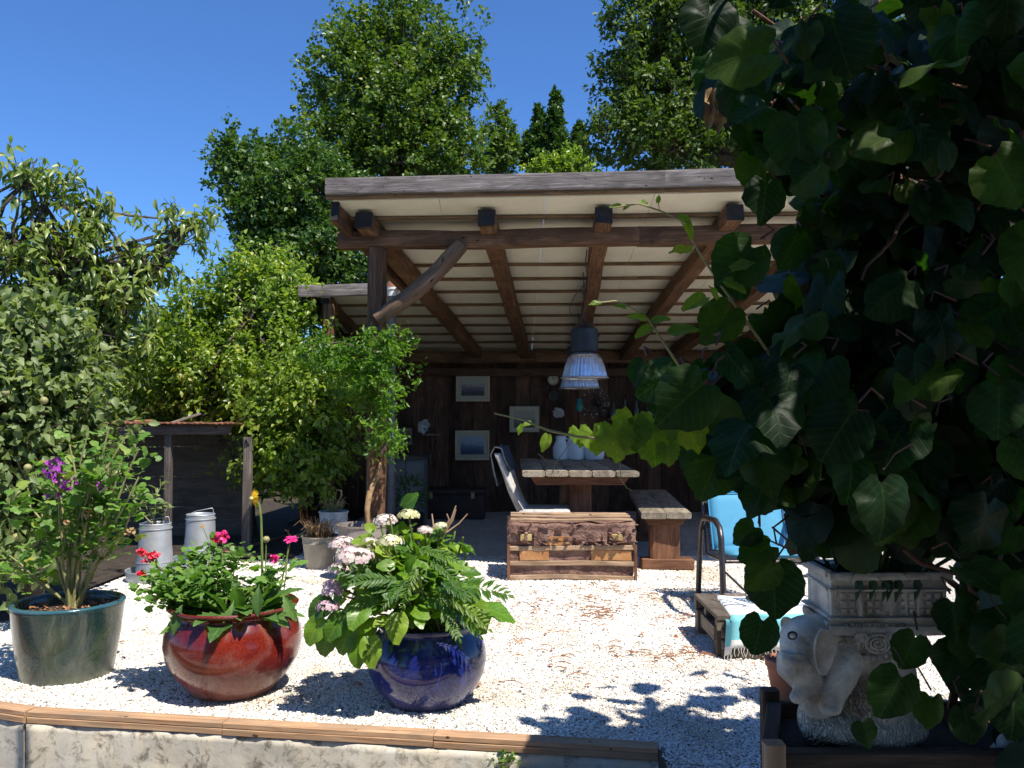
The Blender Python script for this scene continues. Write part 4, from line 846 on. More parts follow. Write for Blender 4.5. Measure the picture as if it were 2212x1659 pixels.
for x, y, d_ in ((760, 1345, (-.3, -.3, -.8)), (720, 1290, (-.8, -.2, -.6)), (700, 1330, (-.5, -.3, -.8)), (800, 1370, (.1, -.5, -.8)), (790, 1300, (-.3, -.8, -.5)), (745, 1320, (-.5, -.5, -.8)), (780, 1370, (-.1, -.4, -.9)), (860, 1320, (0, -.6, -.7)), (715, 1350, (-.3, -.2, -1))): place('leaf', hm[0], th, P(x, y, 3.5), d_, (0, -1, .5), .13)
place('leaf', hm[1], th, P(1030, 1310, 3.62), (1, -.2, -.15), (0, -.3, 1), .17); place('leaf', hm[2], th, P(1015, 1290, 3.6), (.45, -.3, -.9), (.3, -1, .3), .16); place('leaf', hm[2], th, P(870, 1100, 3.8), (.4, -.3, .5), (0, -1, .6), .1)
b = MB()
for i in range(26):
    q = Vector(unit(1)[0]); b.tube(wobble(bc+Vector((random.uniform(-.08, .08), random.uniform(-.08, .08), .3)), cc+Vector((q.x*.3, q.y*.25, abs(q.z)*.3)), 5, .06), .005, 5)
b.build('stems', M['stem_g'], th, True, kind='stuff')
def mophead(c, r, mat, n=75):
    q = unit(n); q[:, 2] = np.abs(q[:, 2])*.9-.1; Pn = []; D = []; N = []
    for v in q:
        nv = Vector(v).normalized(); X = nv.orthogonal().normalized(); Y = nv.cross(X); cp = Vector(c)+Vector((nv.x*r, nv.y*r, nv.z*r*.62))*random.uniform(.8, 1.1); a0 = random.random()*6
        for k in range(4):
            a = a0+k*PI/2; Pn.append(tuple(cp)); D.append(tuple(X*math.cos(a)+Y*math.sin(a)+nv*.12)); N.append(tuple(nv))
    V01 = np.repeat(rng.random(n), 4); o = cloud('flower_head', th, np.array(Pn), np.array(D), np.array(N), np.full(len(Pn), r*.13+.0035), tmpl_quad(.48, .05), mat, None, V01)
    MB().tube([c, Vector(c).lerp(bc+Vector((0, 0, .35)), .6)], .0045, 5).build('flower_stalk', M['stem_g'], o, True)
for x, y, Y, r, m_ in ((765, 1205, 3.5, .075, 'petal'), (740, 1178, 3.62, .055, 'petal'), (832, 1127, 3.75, .05, 'petal'), (883, 1115, 3.75, .045, 'petal3'), (918, 1147, 3.7, .032, 'petal'), (845, 1172, 3.58, .05, 'petal3'), (810, 1180, 3.66, .03, 'petal3'), (737, 1232, 3.55, .05, 'petal'), (952, 1137, 3.72, .028, 'petal3'), (718, 1280, 3.52, .042, 'petal2'), (707, 1312, 3.5, .045, 'petal2'), (715, 1265, 3.56, .035, 'petal2'), (800, 1172, 3.6, .03, 'petal')):
    mophead(P(x, y, Y), r*1.02, L[m_], 170 if r > .06 else 105)
for x, y, x2, y2 in ((945, 1180, 985, 1092), (960, 1150, 985, 1100), (965, 1150, 1010, 1110), (965, 1135, 965, 1110), (930, 1160, 933, 1110)): MB().tube([P(x, y, 3.75), P((x+x2)/2+5, (y+y2)/2, 3.75), P(x2, y2, 3.76)], [.005, .004, .003], 5).build('bare_twig', M['slat'], th, True)
q = unit(190); q[:, 2] = np.abs(q[:, 2])*.9-.25; cpn = np.array(tuple(cc))+q*np.array([.23, .19, .23])*(rng.random((190, 1))**.5)
cloud('inner_leaves', th, cpn, q+rng.normal(size=(190, 3))*.5+np.array([0, 0, -.1]), rng.normal(size=(190, 3))*.4+np.array([0, -.3, 1]), .06+.05*rng.random(190), (hmT, oval(1)[1]), L['hyd2'], 'stuff', smooth=True)
# feathery leaved plant
tf = thing('feathery_plant', 'plant with feathery dark green fronds leaning out over the blue pot', 'plant', bc+Vector((.06, -.05, .3)))
def frond_mesh(seed, npair=13, ll=.24, arch=.35):
    r_ = random.Random(seed); V = []; Fs = []
    def pt(u): return Vector((.04*math.sin(u*3+seed), u, -arch*u*u))
    for i in range(npair+1):
        u = .12+.86*i/npair; p = pt(u); lw = ll*(math.sin(PI*(.12+.8*u))**.7)
        for sgn in ((-1, 1) if i < npair else (0,)):
            d = Vector((sgn*r_.uniform(.6, .9), r_.uniform(.45, .8), r_.uniform(-.35, .12))) if sgn else Vector((0, 1, -.5)); lw *= r_.uniform(.75, 1.15); d.normalize(); s_ = d.cross(Vector((0, 0, 1))).normalized(); b_ = len(V); k = lw
            for q in (p, p+d*k*.4+s_*.034, p+d*k*.8+s_*.02+Vector((0, 0, -.02)), p+d*k+Vector((0, 0, -.05)), p+d*k*.8-s_*.02+Vector((0, 0, -.02)), p+d*k*.4-s_*.034, p+d*k*.45+Vector((0, 0, -.012))): V.append(tuple(q))
            Fs += [(b_, b_+1, b_+6), (b_+1, b_+2, b_+6), (b_+2, b_+3, b_+6), (b_+3, b_+4, b_+6), (b_+4, b_+5, b_+6), (b_+5, b_, b_+6)]
    for i in range(8):
        a, c2 = pt(i/8), pt((i+1)/8); b_ = len(V); V += [tuple(a+Vector((-.006, 0, .002))), tuple(a+Vector((.006, 0, .002))), tuple(c2+Vector((.005, 0, .002))), tuple(c2+Vector((-.005, 0, .002)))]; Fs.append((b_, b_+1, b_+2, b_+3))
    return np.array(V, float), Fs
fm = [leaf_mesh('frond', frond_mesh(s, 12+s, arch=.2+.14*s), L['fern']) for s in range(5)]
for i, (x, y, x2, y2, Y) in enumerate(((880, 1290, 740, 1230, 3.42), (870, 1260, 760, 1255, 3.4), (930, 1270, 1075, 1265, 3.42), (930, 1290, 1020, 1350, 3.4), (900, 1220, 870, 1290, 3.35), (950, 1250, 1010, 1300, 3.38), (900, 1180, 980, 1210, 3.45), (890, 1250, 830, 1300, 3.36), (940, 1280, 1040, 1330, 3.4), (920, 1210, 1000, 1260, 3.4), (950, 1300, 990, 1380, 3.4))):
    a = P(x, y, Y+.08); e = P(x2, y2, Y); place('frond', fm[i % 5], tf, a, (e-a)+Vector((0, -.02, .04)), (random.uniform(-.2, .2), -.8, .9), (e-a).length*1.02)
MB().tube(wobble(bc+Vector((.06, -.05, .3)), P(900, 1240, 3.45), 5, .1), .008, 6).build('stem', M['stem_g'], tf, True)
# climber (wisteria) on the front post
tw = thing('climbing_wisteria', 'bright green climber wound round the front post and trailing to its left', 'climber', k3+Vector((0, 0, .36)))
b = MB(); b.tube([P(795, 1135, 6.53), P(793, 1100, 6.54), P(798, 1065, 6.56), P(811, 1035, 6.62), P(822, 1000, 6.7)], [.018, .022, .024, .016, .008], 8); b.build('trunk', M['straw'], tw, True)
b = MB(); b.tube([P(822, 985, 6.72), P(838, 940, 6.75), P(800, 880, 6.72), P(800, 820, 6.74), P(835, 770, 6.74), P(800, 720, 6.72)], .012, 6); b.tube([P(800, 760, 6.72), P(740, 740, 6.7), P(690, 745, 6.8), P(640, 780, 7.1)], .009, 6); b.tube([P(793, 1090, 6.73), P(795, 900, 6.73), P(790, 760, 6.73)], .007, 5); b.build('stems', M['bark'], tw, True)
def pxcloud(specs):
    cs = []; qs = []
    for x, y, rx, ry, Y, rY, n in specs:
        q = unit(n); rr = rng.random(n)**.4
        for i in range(n):
            v = q[i]*rr[i]; cs.append(tuple(P(x+v[0]*rx, y+v[1]*ry, Y+v[2]*rY))); qs.append((v[0], v[2], -v[1]))
    return np.array(cs), np.array(qs)
cs, qs = pxcloud([(760, 770, 70, 40, 6.75, .25, 60), (822, 745, 34, 26, 6.6, .2, 34), (700, 760, 60, 30, 6.9, .3, 40), (812, 810, 42, 45, 6.6, .22, 52), (828, 860, 26, 36, 6.6, .16, 20), (815, 905, 30, 30, 6.6, .2, 22), (835, 950, 32, 28, 6.6, .15, 26), (790, 830, 40, 40, 6.8, .2, 30), (868, 790, 22, 40, 6.8, .15, 9), (862, 745, 20, 24, 6.75, .15, 7), (905, 800, 12, 15, 6.9, .1, 2), (725, 800, 40, 34, 6.9, .2, 20)])
Pn, D, N, S, V, d, tl = sprigs(cs, qs, 15, .046, .11, .25, .05); cloud('leaves', tw, Pn, D, N, S, tmpl_mid(.2), L['wist'], 'stuff', V)
# glass ball
c_ = G(636, 1172)+Vector((0, 0, .13)); t = thing('glass_globe', 'clear glass globe standing on the shaded gravel left of the withered grass pot', 'globe', c_-Vector((0, 0, .13)))
mg, n_, o_ = _new('clear_glass'); g_ = n_.nodes.new('ShaderNodeBsdfGlass'); g_.inputs['Roughness'].default_value = .02; g_.inputs['Color'].default_value = (.9, .95, .95, 1); g_.inputs['IOR'].default_value = 1.1; n_.links.new(g_.outputs[0], o_.inputs[0]); M['glass'] = mg
MB().ball(c_, (.1, .1, .1), 28, 18).build('globe', mg, t, 'all'); MB().lathe([(.04, -.13), (.045, -.12), (.035, -.085), (0, -.085)], c_, 20).build('stand', M['black'], t, True)
# coop
t = thing('chicken_coop', 'low wire fronted chicken coop with rusty sheet roof under the pear foliage', 'coop', P(390, 1190, 7.75)-Vector((0, 0, .0)))
Y = 7.7; A = P(215, 930, Y); Bp = P(503, 926, Y); zt = A.z
for px, wd in ((365, .06), (535, .075), (225, .07)):
    q = P(px, 950, Y); MB().beam((q.x, Y, -.03), (q.x, Y, zt-.02 if px != 535 else zt-.06), wd, .06, 8, .01, .1, (0, 1, 0)).build('post', M['old'], t)
MB().beam((A.x-.5, Y-.03, zt), (P(500, 930, Y).x, Y-.03, zt+.01), .05, .085, 12, .008).build('top_rail', M['old'], t)
for i in range(7):
    z = .02+i*.152; MB().beam((A.x-.5, 8.75, z+.07), (P(545, 900, 8.7).x, 8.75, z+.07), .02, .15, 8, .006, .05).build('back_board', M['pallet'], t)
for i in range(6):
    x0 = A.x-.78+i*.33; b = MB(); V = []; n = 14
    for k in range(n+1):
        x = x0+.345*k/n; q = .006*math.sin(k*PI*.9+i)+.006*mn.noise(Vector((x*4, i, 0)))
        V += [(x, Y-.12, zt+.075+q+.02*mn.noise(Vector((i, 0, 0)))), (x, 8.85, zt+.02+q)]
    b.add(V, [(k*2, k*2+2, k*2+3, k*2+1) for k in range(n)]); o = b.build('roof_sheet', M['rust'], t); m_ = o.modifiers.new('s', 'SOLIDIFY'); m_.thickness = .012
MB().beam(P(335, 925, 7.65), P(432, 893, 7.9), .05, .02, 6, .004).build('loose_board', M['old'], t)
MB().beam(P(230, 912, 7.65), P(330, 908, 7.8), .05, .02, 6, .004).build('loose_board', M['twig'], t)
b = MB(); x = A.x-.4; xe = P(530, 950, Y).x; zz = zt-.04
while x < xe: b.add([(x, Y-.035, 0), (x+.0013, Y-.035, 0), (x+.0013, Y-.035, zz), (x, Y-.035, zz)], [(0, 1, 2, 3)]); x += .024
z = .02
while z < zz: b.add([(A.x-.4, Y-.036, z), (xe, Y-.036, z), (xe, Y-.036, z+.0013), (A.x-.4, Y-.036, z+.0013)], [(0, 1, 2, 3)]); z += .024
b.build('wire_mesh', M['black'], t, kind='stuff')
t = thing('rusty_bar', 'long rusty iron bar lying on the gravel right of the farther feeder', 'bar', G(560, 1190)); MB().beam(G(470, 1206)+Vector((0, 0, .02)), G(622, 1163)+Vector((0, 0, .02)), .05, .035, 10, .006).build('bar', M['rust'], t)
# weed at the foot of the wall
c_ = Vector((-.05, 3.28, -.085)); leafy('wall_weed', 'small green weed at the foot of the concrete wall', c_, [c_+Vector((random.uniform(-.07, .07), random.uniform(-.04, .02), random.uniform(.03, .08))) for _ in range(14)], 6, .022, tmpl_mid(), L['hedge'], M['stem_g'], .0015, spread=.015)
# twigs and dead leaves on the gravel
b = MB(); cl = [(1270, 1265), (1275, 1335), (1260, 1325), (1330, 1410), (1460, 1420), (1190, 1425), (1340, 1275), (1500, 1375), (1380, 1290), (1130, 1395), (1420, 1340), (1270, 1300), (1470, 1425), (1160, 1300)]
for i in range(240):
    x, y = random.choice(cl); x += random.gauss(0, 25); y += random.gauss(0, 9); p = G(x, y)
    if random.random() < .25: p = Vector((random.uniform(-1.9, 1.2), random.uniform(3.9, 6.2), 0))
    l = random.uniform(.02, .10); a = random.uniform(-.6, .6) if random.random() < .7 else random.uniform(0, 3); v = Vector((math.cos(a), math.sin(a), 0))
    p.z = .016; b.tube([p, p+v*l*.5+Vector((-v.y, v.x, 0))*l*random.uniform(-.12, .12)+Vector((0, 0, .008)), p+v*l], [.002, .0034, .0015], 4, False)
for i in range(5):
    p = G(1268+random.uniform(-30, 30), 1330+random.uniform(-12, 12)); p.z = .018
    for k in range(5):
        a = random.uniform(-.5, .5); b.tube([p, p+Vector((math.cos(a), math.sin(a)*.8, .15))*random.uniform(.04, .1)], .002, 4, False)
o = b.build('fallen_twigs', M['twig']); o['kind'] = 'stuff'
n = 330; Pn = np.stack([rng.uniform(-2.2, 1.6, n), rng.uniform(3.7, 7.2, n), np.full(n, .014)], 1); D = rng.normal(size=(n, 3))*np.array([1, 1, .12]); cloud('dead_leaves', None, Pn, D, np.array([0, 0, 1])+rng.normal(size=(n, 3))*.3, .012+.03*rng.random(n), tmpl_mid(.25, .15, .05), M['twig'])
for me_ in list(bpy.data.meshes): pass
# ------------------------------------------------------------------ trees
def LB(px, py, Y, rx, ry, rY=None):
    k = Y/F; return (tuple(P(px, py, Y)), (rx*k, (rY if rY else (rx+ry)/2*k), ry*k))
tree('oak_tree', 'tall round oak rising behind the shelter roof, in front of the open sky', (-3.3, 24, -.4),
     [LB(*a) for a in ((870, 105, 24, 110, 90), (770, 185, 23.5, 90, 95), (935, 205, 24, 90, 95), (850, 260, 23.5, 140, 110), (735, 320, 23, 75, 70), (950, 320, 23.5, 85, 70), (830, 350, 23, 120, 60), (860, 40, 24, 40, 28), (770, 90, 24, 50, 40), (985, 140, 24, 40, 50))],
     2100, 22, .12, .42, L['oak'], tmpl_quad(.4, .12), .3, 'oak tree', .2, .4, .42, .55, extra=pxcloud([(642, 205, 12, 10, 24, .2, 3), (718, 15, 8, 8, 24, .2, 2), (1010, 95, 12, 12, 24, .2, 3)]))
tree('oak_tree', 'darker oak standing left of the shelter roof above the fruit bushes', (-4.6, 18, -.4),
     [LB(*a) for a in ((545, 390, 18, 70, 70), (500, 335, 18, 35, 30), (600, 440, 17.5, 90, 90), (690, 450, 18, 80, 90), (620, 540, 17.5, 90, 80), (745, 560, 18, 70, 70), (610, 320, 18, 30, 26), (660, 370, 18, 50, 50), (560, 480, 17.5, 60, 60), (700, 600, 18, 90, 60))],
     1600, 20, .1, .34, L['oak2'], tmpl_quad(.4, .12), .22, 'oak tree', .2, .4, .42, .5)
tree('evergreen_tree', 'dense dark evergreen tree at the right behind the shelter roof', (4.6, 15, -.4),
     [LB(*a) for a in ((1385, 70, 15, 70, 90), (1440, 190, 15, 110, 110), (1350, 300, 14.6, 80, 60), (1500, 60, 15, 110, 100), (1530, 250, 15, 130, 120), (1680, 180, 15, 160, 170), (1430, 320, 14.6, 110, 50), (1345, 200, 15, 40, 60), (1450, -50, 15, 100, 60), (1700, -80, 15, 160, 130), (1850, 150, 15, 150, 180))],
     2600, 22, .105, .3, L['right'], tmpl_quad(.27, .1), .25, 'tree', .2, .4, .42, .38)
tree('poplar_tree', 'narrow upright poplar between the tall oak and the dark conifers', (-.35, 27, -.4),
     [LB(*a) for a in ((1082, 300, 27, 26, 60), (1092, 340, 27, 24, 50), (1065, 340, 27, 28, 60), (1080, 245, 27, 10, 18))], 260, 20, .12, .3, L['oak'], tmpl_quad(.36, .12), .16, 'tree', .1, 1.2, .6, .2)
for lab, bx, lo in (('tallest of three dark spire conifers above the shelter roof', 1200, ((1200, 222, 30, 7, 26), (1199, 262, 30, 16, 32), (1201, 310, 30, 25, 40), (1200, 350, 30, 32, 40))),
                    ('dark spire conifer just left of the tallest one', 1160, ((1163, 256, 30, 6, 22), (1162, 296, 30, 13, 36), (1158, 345, 30, 20, 40), (1140, 330, 30, 12, 40))),
                    ('smallest dark spire conifer right of the tallest one', 1250, ((1251, 285, 30, 5, 16), (1250, 318, 30, 10, 30), (1250, 355, 30, 16, 34)))):
    tree('conifer_tree', lab, ((bx-1106)/F*30, 30, -.4), [LB(*a) for a in lo], 520, 20, .15, .13, L['conifer'], tmpl_quad(.3, .08), .14, 'conifer', -.1, .9, .95, .12, 'dark spire conifers beyond the roof', 3, twigs=False)
tree('yellow_green_tree', 'light yellow green treetop in front of the dark conifers', (1.55, 25, -.4), [LB(*a) for a in ((1180, 368, 25, 32, 22), (1228, 358, 25, 36, 28), (1262, 372, 25, 25, 22), (1215, 385, 25, 60, 20))], 220, 18, .12, .25, L['pear'], tmpl_quad(.36, .12), .14, 'tree', .2, .3, .6, .2)
tree('pear_tree', 'broad sunlit pear tree spreading between the chicken coop and the shelter', (-2.75, 8.9, 0),
     [LB(*a) for a in ((560, 670, 9, 95, 75), (450, 710, 9.2, 90, 75), (640, 745, 8.9, 55, 95), (350, 770, 9.2, 95, 80), (500, 820, 8.8, 150, 100), (620, 880, 8.4, 110, 110), (665, 870, 8.2, 72, 90), (640, 1005, 8.1, 75, 60), (690, 975, 8.1, 45, 60), (290, 850, 9.2, 90, 75), (590, 980, 8.4, 60, 60), (600, 620, 9, 50, 50), (520, 610, 9, 40, 35), (420, 860, 8.8, 100, 60))],
     2300, 17, .062, .24, L['pear'], tmpl_mid(.27, .1, .22), .1, 'pear tree', .55, .5, .4, .3, sec=8)
tc_ = tree('cherry_tree', 'cherry tree with long drooping leaves against the sky at the far left', (-4.0, 7.6, 0),
     [LB(*a) for a in ((95, 440, 7.5, 38, 62), (60, 390, 7.4, 25, 25), (205, 475, 7.6, 36, 55), (30, 520, 7.4, 42, 50), (170, 570, 7.6, 90, 60), (270, 620, 7.7, 60, 50), (325, 570, 7.7, 36, 34), (385, 520, 7.8, 32, 30), (412, 490, 7.8, 14, 14), (250, 700, 7.8, 110, 60), (90, 640, 7.6, 110, 90), (130, 740, 7.7, 140, 70), (-110, 540, 7.5, 100, 140), (-120, 760, 7.6, 140, 160))],
     560, 16, .11, .24, L['cherry'], tmpl_mid(.17, .07, .3), .08, 'cherry tree', 1.1, .9, .7, .25, sec=6)
ta = tree('apple_tree', 'apple tree with grey green leaves and small green apples at the left edge', (-2.95, 5.35, 0),
     [LB(*a) for a in ((60, 760, 5.3, 80, 80), (20, 880, 5.1, 90, 90), (130, 870, 5.4, 70, 80), (40, 1030, 5.1, 80, 90), (150, 990, 5.4, 50, 70), (5, 1190, 5.0, 50, 60), (110, 720, 5.4, 60, 40), (-120, 850, 5.2, 130, 200), (-110, 1100, 5.1, 110, 150), (60, 1120, 5.2, 50, 60), (190, 940, 5.5, 30, 40))],
     820, 15, .068, .2, L['apple'], tmpl_mid(.3, .12, .25), .07, 'apple tree', .3, .5, .5, .25)
for x, y in ((20, 1150), (35, 1160), (45, 1205), (12, 848), (95, 865), (60, 1010)): MB().ball(P(x, y, 4.82), (.022, .022, .021), 12, 8).build('apple', M['stem_y'], ta, True)
def hedge(label, x0, x1, y, h, n, group='hedges round the garden'):
    t = thing('hedge', label, 'hedge', ((x0+x1)/2, y, 0), 0, group); cs = np.stack([rng.uniform(x0, x1, n), y+rng.uniform(-.5, .5, n), h*rng.random(n)**.7], 1)
    Pn, D, N, S, V, d, tl = sprigs(cs, np.tile([0, -1., .3], (n, 1)), 18, .08, .3, .2, .4); cloud('foliage', t, Pn, D, N, S, tmpl_quad(.36, .1), L['hedge'], 'stuff', V)
    MB().box(((x0+x1)/2, y+.25, h*.44), (x1-x0, .5, h*.88)).build('core', M['bark'], t); return t
hedge('leafy hedge far behind the cherry and pear trees on the left', -14, -2.6, 13.5, 2.0, 900)
hedge('sunlit hedge behind the right end of the shelter', 3.6, 12, 12.4, 3.0, 900)
# ------------------------------------------------------------------ right hand group: low table, blue chair, basket
t = thing('low_pallet_table', 'low weathered pallet table partly under a striped towel', 'table', (1.5, 4.7, 0))
for i in range(5): MB().beam((1.12+i*.165, 4.42, .205), (1.12+i*.165, 4.98, .205), .14, .022, 6, .004, .08).build('slat', M['pallet'], t)
for y in (4.45, 4.7, 4.95): MB().beam((1.05, y, .165), (1.95, y, .165), .05, .055, 6, .003, .1).build('bearer', M['pallet'], t)
for x in (1.10, 1.88):
    for y in (4.47, 4.93): MB().box((x, y, .07), (.1, .07, .135)).build('leg', M['pallet'], t, bev=.004)
for z in (.13, .07, .02): MB().beam((1.07, 4.415, z), (1.93, 4.415, z), .016, .045, 6, .004).build('apron_board', M['pallet'], t)
MB().box((1.045, 4.6, .12), (.014, .3, .07)).build('side_board', M['pallet'], t)
# towel draped with folds, turquoise and white bands, fringe
def m_towel():
    m, n, o = _new('striped_towel'); at = n.nodes.new('ShaderNodeAttribute'); at.attribute_name = 'gr'; s = n.nodes.new('ShaderNodeSeparateXYZ'); n.links.new(at.outputs['Vector'], s.inputs[0])
    r = n.nodes.new('ShaderNodeValToRGB'); r.color_ramp.interpolation = 'CONSTANT'; e = r.color_ramp.elements
    for i, (p, c) in enumerate([(0, (.75, .75, .72)), (.06, (.2, .55, .6)), (.3, (.75, .76, .76)), (.62, (.1, .13, .2)), (.65, (.75, .76, .76)), (.7, (.1, .13, .2)), (.72, (.74, .75, .76))]):
        x = e[i] if i < 2 else e.new(p)
        x.position = p; x.color = (*c, 1)
    n.links.new(s.outputs[1], r.inputs[0]); bsdf(n, o, r.outputs[0], .95, 0, .2, 0, noise_(n, at.outputs['Vector'], 90, 2), .3, .004); return m
tt = thing('striped_towel', 'white towel with turquoise border and fringe draped on the low pallet table', 'towel', (1.45, 4.6, .22))
b = MB(); V = []; Gr = []; nu, nv = 30, 26
def tow(u, v):
    x = 1.07+u*.75; d = v*.68
    if d < .17: y = 4.385-.012*math.sin(u*17); z = .225-(.17-d)+.012*math.sin(u*9)
    else: y = 4.385+(d-.17)*.93; z = .227+.006*mn.noise(Vector((u*7, v*7, 0)))
    if u < .05: x += .02; z -= .03
    return Vector((x+.05*(v-.3), y-.006*math.sin(u*23)*(d < .2), z+.004*math.sin(u*23+v*6)))
for i in range(nu+1):
    for j in range(nv+1): V.append(tow(i/nu, j/nv)); Gr.append((i/nu, j/nv, 0))
b.add(V, [(i*(nv+1)+j, (i+1)*(nv+1)+j, (i+1)*(nv+1)+j+1, i*(nv+1)+j+1) for i in range(nu) for j in range(nv)], Gr); o = b.build('cloth', m_towel(), tt, 'all'); m_ = o.modifiers.new('s', 'SOLIDIFY'); m_.thickness = .005
b = MB()
for i in range(44):
    p = tow(i/43, 0); b.tube([p, p+Vector((random.uniform(-.006, .006), -.003, -.02)), p+Vector((random.uniform(-.012, .012), -.004, -random.uniform(.03, .05)))], [.003, .0025, .002], 4, False)
b.build('fringe', M['offwhite'], tt, kind='stuff')
c_ = Vector((1.33, 4.72, .232)); t = thing('glass_jar', 'clear glass jar standing on the striped towel', 'jar', c_); MB().lathe([(0, 0), (.045, 0), (.055, .02), (.055, .12), (.04, .14), (.042, .155), (.037, .155), (.035, .14), (.05, .118), (.05, .022), (0, .01)], c_, 24).build('body', M['glass'], t, True)
MB().tube([(c_.x+.042*math.cos(a*PI/12), c_.y+.042*math.sin(a*PI/12), c_.z+.155) for a in range(25)], .004, 6, False).build('rim', M['glass'], t, True)
a = P(1567, 1236, 4.75); e = P(1668, 1333, 4.45); t = thing('walking_stick', 'dark thin stick with a small knob leaning across the striped towel', 'stick', e)
MB().tube([a, e, e+(e-a)*.5], [.006, .008, .009], 8).build('shaft', M['black'], t, True); MB().ball(P(1624, 1292, 4.57)-Vector((.02, .0, 0)), .013, 10, 7).build('knob', M['black'], t, True)
t = thing('garden_chair', 'low black mesh garden chair with a bright blue cushion', 'chair', (1.55, 5.5, 0))
def bar(pts, r, name='leg'): return MB().tube(pts, r, 10).build(name, M['metal'], t, True)
M['metal'] = m_plain('dark_steel', (.04, .035, .035), (.09, .08, .08), 9, .35, .7)
for s, x in ((-1, 1.262), (1, 1.83)):
    bar([(x, 5.15, 0), (x, 5.17, .3), (x, 5.2, .5), (x, 5.24, .56), (x, 5.34, .59), (x, 5.62, .575), (x, 5.68, .56), (x, 5.75, .5), (x, 5.8, .3), (x, 5.86, 0)], .019, 'side_frame')
fr = [(1.29, 5.2, .36), (1.285, 5.68, .33), (1.285, 5.78, .6), (1.29, 5.84, .70), (1.32, 5.85, .735), (1.55, 5.855, .745), (1.78, 5.85, .735), (1.81, 5.84, .70), (1.815, 5.78, .6), (1.815, 5.68, .33), (1.81, 5.2, .36), (1.29, 5.2, .36)]
bar(fr, .011, 'back_frame')
b = MB()
for i in range(34):
    x = 1.295+i*.0153; b.beam((x, 5.69, .35), (x, 5.845, .72), .0035, .0035, 1, 0, .1)
for i in range(24):
    u = i/23; p = Vector((1.29, 5.69, .35)).lerp(Vector((1.29, 5.845, .72)), u); b.beam(p, p+Vector((.52, 0, 0)), .0035, .0035, 1, 0, .1)
for i in range(30): x = 1.295+i*.0175; b.beam((x, 5.2, .355), (x, 5.68, .33), .004, .004, 1, 0, .1)
b.build('wire_mesh', M['metal'], t, kind='stuff')
def cush(c, X, Y, hw, hh, th, name):
    X = Vector(X).normalized(); Y = Vector(Y).normalized(); Z = X.cross(Y); b = MB(); V = []; n = 14
    for s in (1, -1):
        for i in range(n+1):
            for j in range(n+1):
                u, v = 2*i/n-1, 2*j/n-1; q = max(0, (1-u**6)*(1-v**6))**.5; cx = u*hw*(1-.04*v*v); cy = v*hh*(1-.03*u*u)
                if abs(u) > .99 and abs(v) > .99: cx *= .93; cy *= .95
                V.append(Vector(c)+X*cx+Y*cy+Z*s*th*(q*.5+.02))
    m = (n+1)**2; Fs = [(i*(n+1)+j, (i+1)*(n+1)+j, (i+1)*(n+1)+j+1, i*(n+1)+j+1) for i in range(n) for j in range(n)]
    Fs += [tuple(m+k for k in reversed(f)) for f in Fs[:n*n]]
    rim = [j for j in range(n+1)]+[i*(n+1)+n for i in range(1, n+1)]+[n*(n+1)+j for j in range(n-1, -1, -1)]+[i*(n+1) for i in range(n-1, 0, -1)]
    for k in range(len(rim)): a_, b2 = rim[k], rim[(k+1) % len(rim)]; Fs.append((a_, b2, m+b2, m+a_))
    b.add(V, Fs); return b.build(name, M['cushion'], tc2, 'all'), X, Y, Z
tc2 = thing('chair_cushion', 'bright sky blue padded cushion strapped on the black garden chair', 'cushion', (1.55, 5.6, .36))
o_, X_, Y_, Z_ = cush((1.56, 5.715, .535), (1, 0, 0), (0, .16, .38), .245, .2, .055, 'back_pad'); cush((1.56, 5.42, .385), (1, 0, 0), (0, .48, -.03), .245, .23, .05, 'seat_pad')
MB().tube([Vector((1.56, 5.715, .535))+X_*u*.247+Y_*v*.2-Z_*-.022 for u, v in ((-1, -.95), (-1, .85), (-.9, 1), (.9, 1), (1, .85), (1, -.95))], .006, 6).build('piping', m_plain('piping', (.02, .2, .4), None), tc2, True)
t = thing('terracotta_pot', 'terracotta pot on the gravel behind the wooden crate', 'plant pot', (1.205, 3.8, 0)); MB().lathe([(0, 0), (.06, 0), (.085, .14), (.092, .145), (.094, .175), (.086, .178), (.08, .16), (0, .16)], (1.205, 3.8, 0), 36).build('body', M['terra'], t, True); soil_disc((1.205, 3.8, 0), .075, .155, t)
c_ = Vector((2.45, 7.9, .62)); t = thing('wicker_basket', 'brown wicker basket on a pale box beyond the blue chair', 'basket', c_)
b = MB()
for i in range(12): b.tube([(c_.x+(.2+.03*math.sin(i*.4))*math.cos(a*PI/18), c_.y+(.2+.03*math.sin(i*.4))*math.sin(a*PI/18), c_.z+.02+i*.022+.006*(-1)**a) for a in range(37)], .012, 5, False)
b.build('weave', M['twig'], t, True, kind='stuff'); MB().lathe([(0, .0), (.19, 0), (.19, .24), (0, .24)], c_, 24).build('lining', M['dark_box'], t, True)
t = thing('pale_box', 'pinkish grey wooden box under the wicker basket', 'box', (2.45, 7.9, 0)); MB().box((2.45, 7.9, .3), (.5, .5, .6)).build('body', M['pallet'], t, bev=.01); MB().box((2.45, 7.9, .605), (.54, .54, .02)).build('lid', M['terra'], t, bev=.004)
t = thing('yellow_daisies', 'bunch of small yellow flowers growing out of the wicker basket', 'flowers', c_+Vector((0, 0, .25)))
q = unit(160); cloud('leaves', t, np.array([2.45, 7.9, 1.0])+q*.17, q, rng.normal(size=(160, 3)), np.full(160, .06), tmpl_mid(), L['hedge'])
for i in range(9): daisy(t, c_+Vector((random.uniform(-.2, .1), -.15+random.uniform(-.1, .1), random.uniform(.35, .56))), (random.uniform(-.3, .3), -1, .4), .032, M['yellow'], 12)
